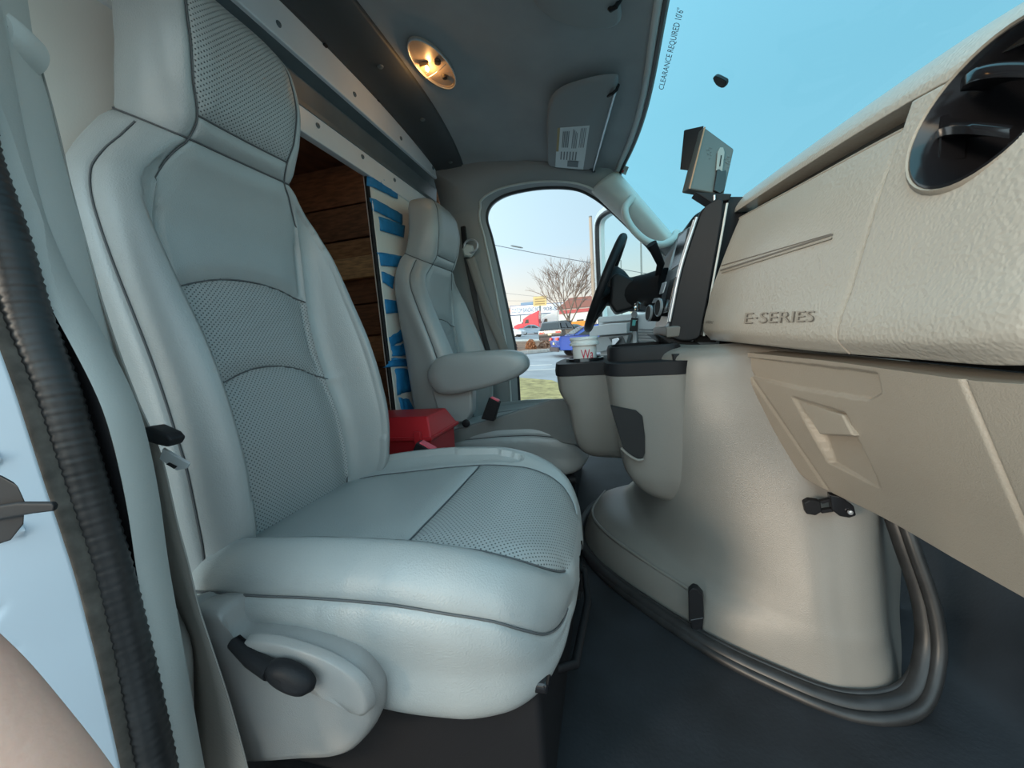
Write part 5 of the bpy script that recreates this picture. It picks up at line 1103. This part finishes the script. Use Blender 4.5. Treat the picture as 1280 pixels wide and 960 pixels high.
prism('board', sq(629, 387, 637.5, 392.5, 80), (0, .3, 0), mat('orange red sign', (.75, .15, .04), .6), s2_)
for yy in (388.6, 390.4): prism('print_bar', [p + (0, -.03, 0) for p in sq(630.5, yy, 636, yy + .9, 80)], (0, .02, 0), mat('sign white', (.8, .81, .83), .6), s2_)
prism('post', sq(633, 392, 634, 404, 80), (0, .3, 0), steelg, s2_)
s3 = thing('yellow_sign', at(675, 376, Y=82), 'tan yellow rooftop sign left of the bare tree', 'sign')
prism('board', [at(666.5, 383, Y=82), at(683, 381.5, Y=82), at(683, 369.5, Y=82), at(666.5, 371, Y=82)], (0, .4, 0), mat('tan sign', (.62, .46, .20), .6), s3)
for yy in (373.5, 376.5, 379.5): prism('print_bar', [at(668.5, yy + 1.3, Y=81.96), at(681, yy + .3, Y=81.96), at(681, yy - .9, Y=81.96), at(668.5, yy + .1, Y=81.96)], (0, .02, 0), mat('brown print', (.30, .20, .08), .6), s3)
prism('post', sq(674, 382, 676, 402, 82), (0, .4, 0), steelg, s3)
hb = thing('brick_house', ong(728, 84), 'building with dark reddish roof behind the bare tree', 'building'); hy = 84
hl, hr_ = ong(700, hy)[0], ong(756, hy)[0]; e0 = zb(728, 384, hy); 
box('wall', (hl, hy, gz(0, hy) - 1), (hr_, hy + 8, e0), wallw, hb); prism('roof', [(hl - .5, hy - .5, e0), (hr_ + .5, hy - .5, e0), (hr_ - 2.5, hy - .2, zb(728, 371, hy)), (hl + 2.5, hy - .2, zb(728, 371, hy))], (0, 8.8, 0), mat('dark red roof', (.24, .10, .08), .8), hb)
box('fascia', (hl - .2, hy - .2, e0 - 1.0), (hr_ + .2, hy - .05, e0 - .3), mat('red fascia', (.45, .08, .08), .6), hb)
for px in (708, 722, 736, 748): x = ong(px, hy)[0]; wn_ = box('window', (x, hy - .12, gz(0, hy) + 1.6), (x + 1.4, hy - .02, gz(0, hy) + 2.9), MATS['dark car glass'], hb)
# poles and wires
woodp = mat('weathered pole', (.36, .29, .23), .85, grain=20, depth=.01)
def pole(px_t, px_b, Y, r0, label, arm=True, m=woodp):
    a, b = at(*px_t, Y=Y), at(*px_b, Y=Y); b[2] = min(b[2], gz(b[0], Y)); t = thing('utility_pole', b, label, 'pole'); tube('pole_shaft', [b, (a + b) / 2, a], lambda u: r0 * (1.15 - .3 * u), m, t, 10)
    if arm:
        for z_ in (.0, ): tube('pole_cap', [a, a + (0, 0, .12)], r0 * .9, steelg, t, 8)
    return a, b
pole((738, 272), (744, 420), 36, .16, 'brown wooden utility pole behind the open driver door')
pole((801, 297), (803, 420), 40, .09, 'thin grey pole seen through the driver door glass', False, steelg)
pole((776, 325), (778, 420), 44, .06, 'short thin pole seen just right of the steering wheel', False, steelg)
def wire(a, b, Ya, Yb, sag, label, r=.018):
    p, q = at(*a, Y=Ya), at(*b, Y=Yb); L_ = [p + (q - p) * t - np.array([0, 0, sag * 4 * t * (1 - t)]) for t in np.linspace(0, 1, 20)]; tag(tube('overhead_wire', L_, r, mat('wire dark', (.10, .11, .13), .6), None, 6), label, 'wire')
wire((560, 294), (742, 329), 36, 36, .1, 'thick overhead wire crossing the doorway to the wooden pole', .03); wire((742, 329), (850, 348), 36, 38, .1, 'overhead wire continuing right from the wooden pole', .025)
wire((600, 362), (760, 376), 60, 60, .3, 'thin low overhead wire above the far buildings'); wire((600, 375), (740, 374), 62, 60, .2, 'lowest thin wire just above the far roofs')
lathe('splice', at(646, 308.4, Y=36), tuple(at(742, 329, Y=36) - at(560, 294, Y=36)), [(.03, -.6), (.07, -.4), (.07, .4), (.03, .6)], steelg, None, 8)
bpy.data.objects['splice'].name = 'wire_splice'; tag(bpy.data.objects['wire_splice'], 'grey splice sleeve on the thick overhead wire', 'sleeve')

# ------------------------------------------------------------------ the photographer's hand, only one finger reaches into view
skin = mat('skin', (.66, .43, .34), .5, grain=300, depth=.0003, mottle=.06, mscale=40); skin.node_tree.nodes['Principled BSDF'].inputs['Subsurface Weight'].default_value = .15
def hp(px, py, d):
    v = AX @ np.array([(px - 640) / F, (py - 480) / F, 1.0]); return CAM + v / np.linalg.norm(v) * d
hn = [(330, 2100, .36, .030), (250, 1600, .27, .027), (180, 1330, .225, .030)]
fing = [[(150, 1130, .195, .0115), (60, 990, .168, .0098), (-35, 870, .160, .0090), (-95, 795, .158, .0072)],
        [(60, 1180, .205, .0115), (-50, 1060, .180, .0098), (-140, 950, .172, .0090), (-200, 870, .170, .0072)],
        [(-20, 1240, .212, .0110), (-130, 1140, .190, .0094), (-220, 1040, .182, .0086), (-280, 970, .180, .0070)],
        [(-80, 1320, .222, .0098), (-180, 1240, .202, .0082), (-250, 1160, .194, .0074), (-300, 1100, .192, .0060)],
        [(270, 1330, .220, .0130), (330, 1200, .200, .0110), (350, 1110, .188, .0098), (352, 1060, .184, .0080)]]
vs, es, rs = [], [], []
for p in hn: vs.append(hp(*p[:3])); rs.append(p[3])
es += [(0, 1), (1, 2)]
for f_ in fing:
    prev = 2
    for p in f_: vs.append(hp(*p[:3])); rs.append(p[3]); es.append((prev, len(vs) - 1)); prev = len(vs) - 1
me = bpy.data.meshes.new('hand'); me.from_pydata([tuple(v) for v in vs], es, []); ho = bpy.data.objects.new('hand', me); COL.objects.link(ho)
sk_ = ho.modifiers.new('skin', 'SKIN'); me.skin_vertices[0].data.foreach_set('radius', [r for r in rs for _ in (0, 1)]); me.skin_vertices[0].data[0].use_root = True
sb = ho.modifiers.new('sub', 'SUBSURF'); sb.levels = 2; sb.render_levels = 2; sk_.use_smooth_shade = True; me.materials.append(skin)

# the person holding the camera: unseen body added to block light through the door
gzp = gz(0, -.45)
J = [(0, -.46, gzp + .95, .15, .11), (0, -.46, gzp + 1.12, .15, .11), (0, -.45, gzp + 1.32, .17, .12), (0, -.44, gzp + 1.46, .07, .07), (0, -.43, gzp + 1.56, .055, .06), (0, -.41, gzp + 1.66, .085, .10), (0, -.41, gzp + 1.74, .06, .075),
     (-.09, -.46, gzp + .88, .09, .09), (-.10, -.44, gzp + .48, .062, .065), (-.11, -.47, gzp + .09, .045, .05), (-.12, -.36, gzp + .04, .04, .035), (-.12, -.26, gzp + .03, .035, .028),
     (.09, -.46, gzp + .88, .09, .09), (.10, -.44, gzp + .48, .062, .065), (.11, -.47, gzp + .09, .045, .05), (.12, -.36, gzp + .04, .04, .035), (.12, -.26, gzp + .03, .035, .028),
     (-.17, -.45, gzp + 1.39, .062, .062), (-.27, -.40, gzp + 1.13, .047, .047), (.17, -.45, gzp + 1.39, .062, .062), (.27, -.38, gzp + 1.16, .047, .047), (.15, -.19, gzp + 1.36, .033, .033)]
E_ = [(0, 1), (1, 2), (2, 3), (3, 4), (4, 5), (5, 6), (0, 7), (7, 8), (8, 9), (9, 10), (10, 11), (0, 12), (12, 13), (13, 14), (14, 15), (15, 16), (2, 17), (17, 18), (2, 19), (19, 20), (20, 21)]
wr_ = hp(330, 2100, .36); J.append((float(wr_[0]) - .03, float(wr_[1]) - .03, float(wr_[2]) - .01, .033, .033)); E_.append((18, len(J) - 1))
mp_ = bpy.data.meshes.new('person'); mp_.from_pydata([j[:3] for j in J], E_, []); pe = bpy.data.objects.new('person', mp_); COL.objects.link(pe)
k_ = pe.modifiers.new('skin', 'SKIN'); mp_.skin_vertices[0].data.foreach_set('radius', [r for j in J for r in j[3:5]]); mp_.skin_vertices[0].data[0].use_root = True; k_.use_smooth_shade = True
u_ = pe.modifiers.new('sub', 'SUBSURF'); u_.levels = 2; u_.render_levels = 2; mp_.materials.append(mat('dark jacket cloth', (.05, .05, .06), .85, grain=200, depth=.001))
tag(pe, 'person holding the camera, only a finger visible in the bottom left corner', 'person'); ho.parent = pe
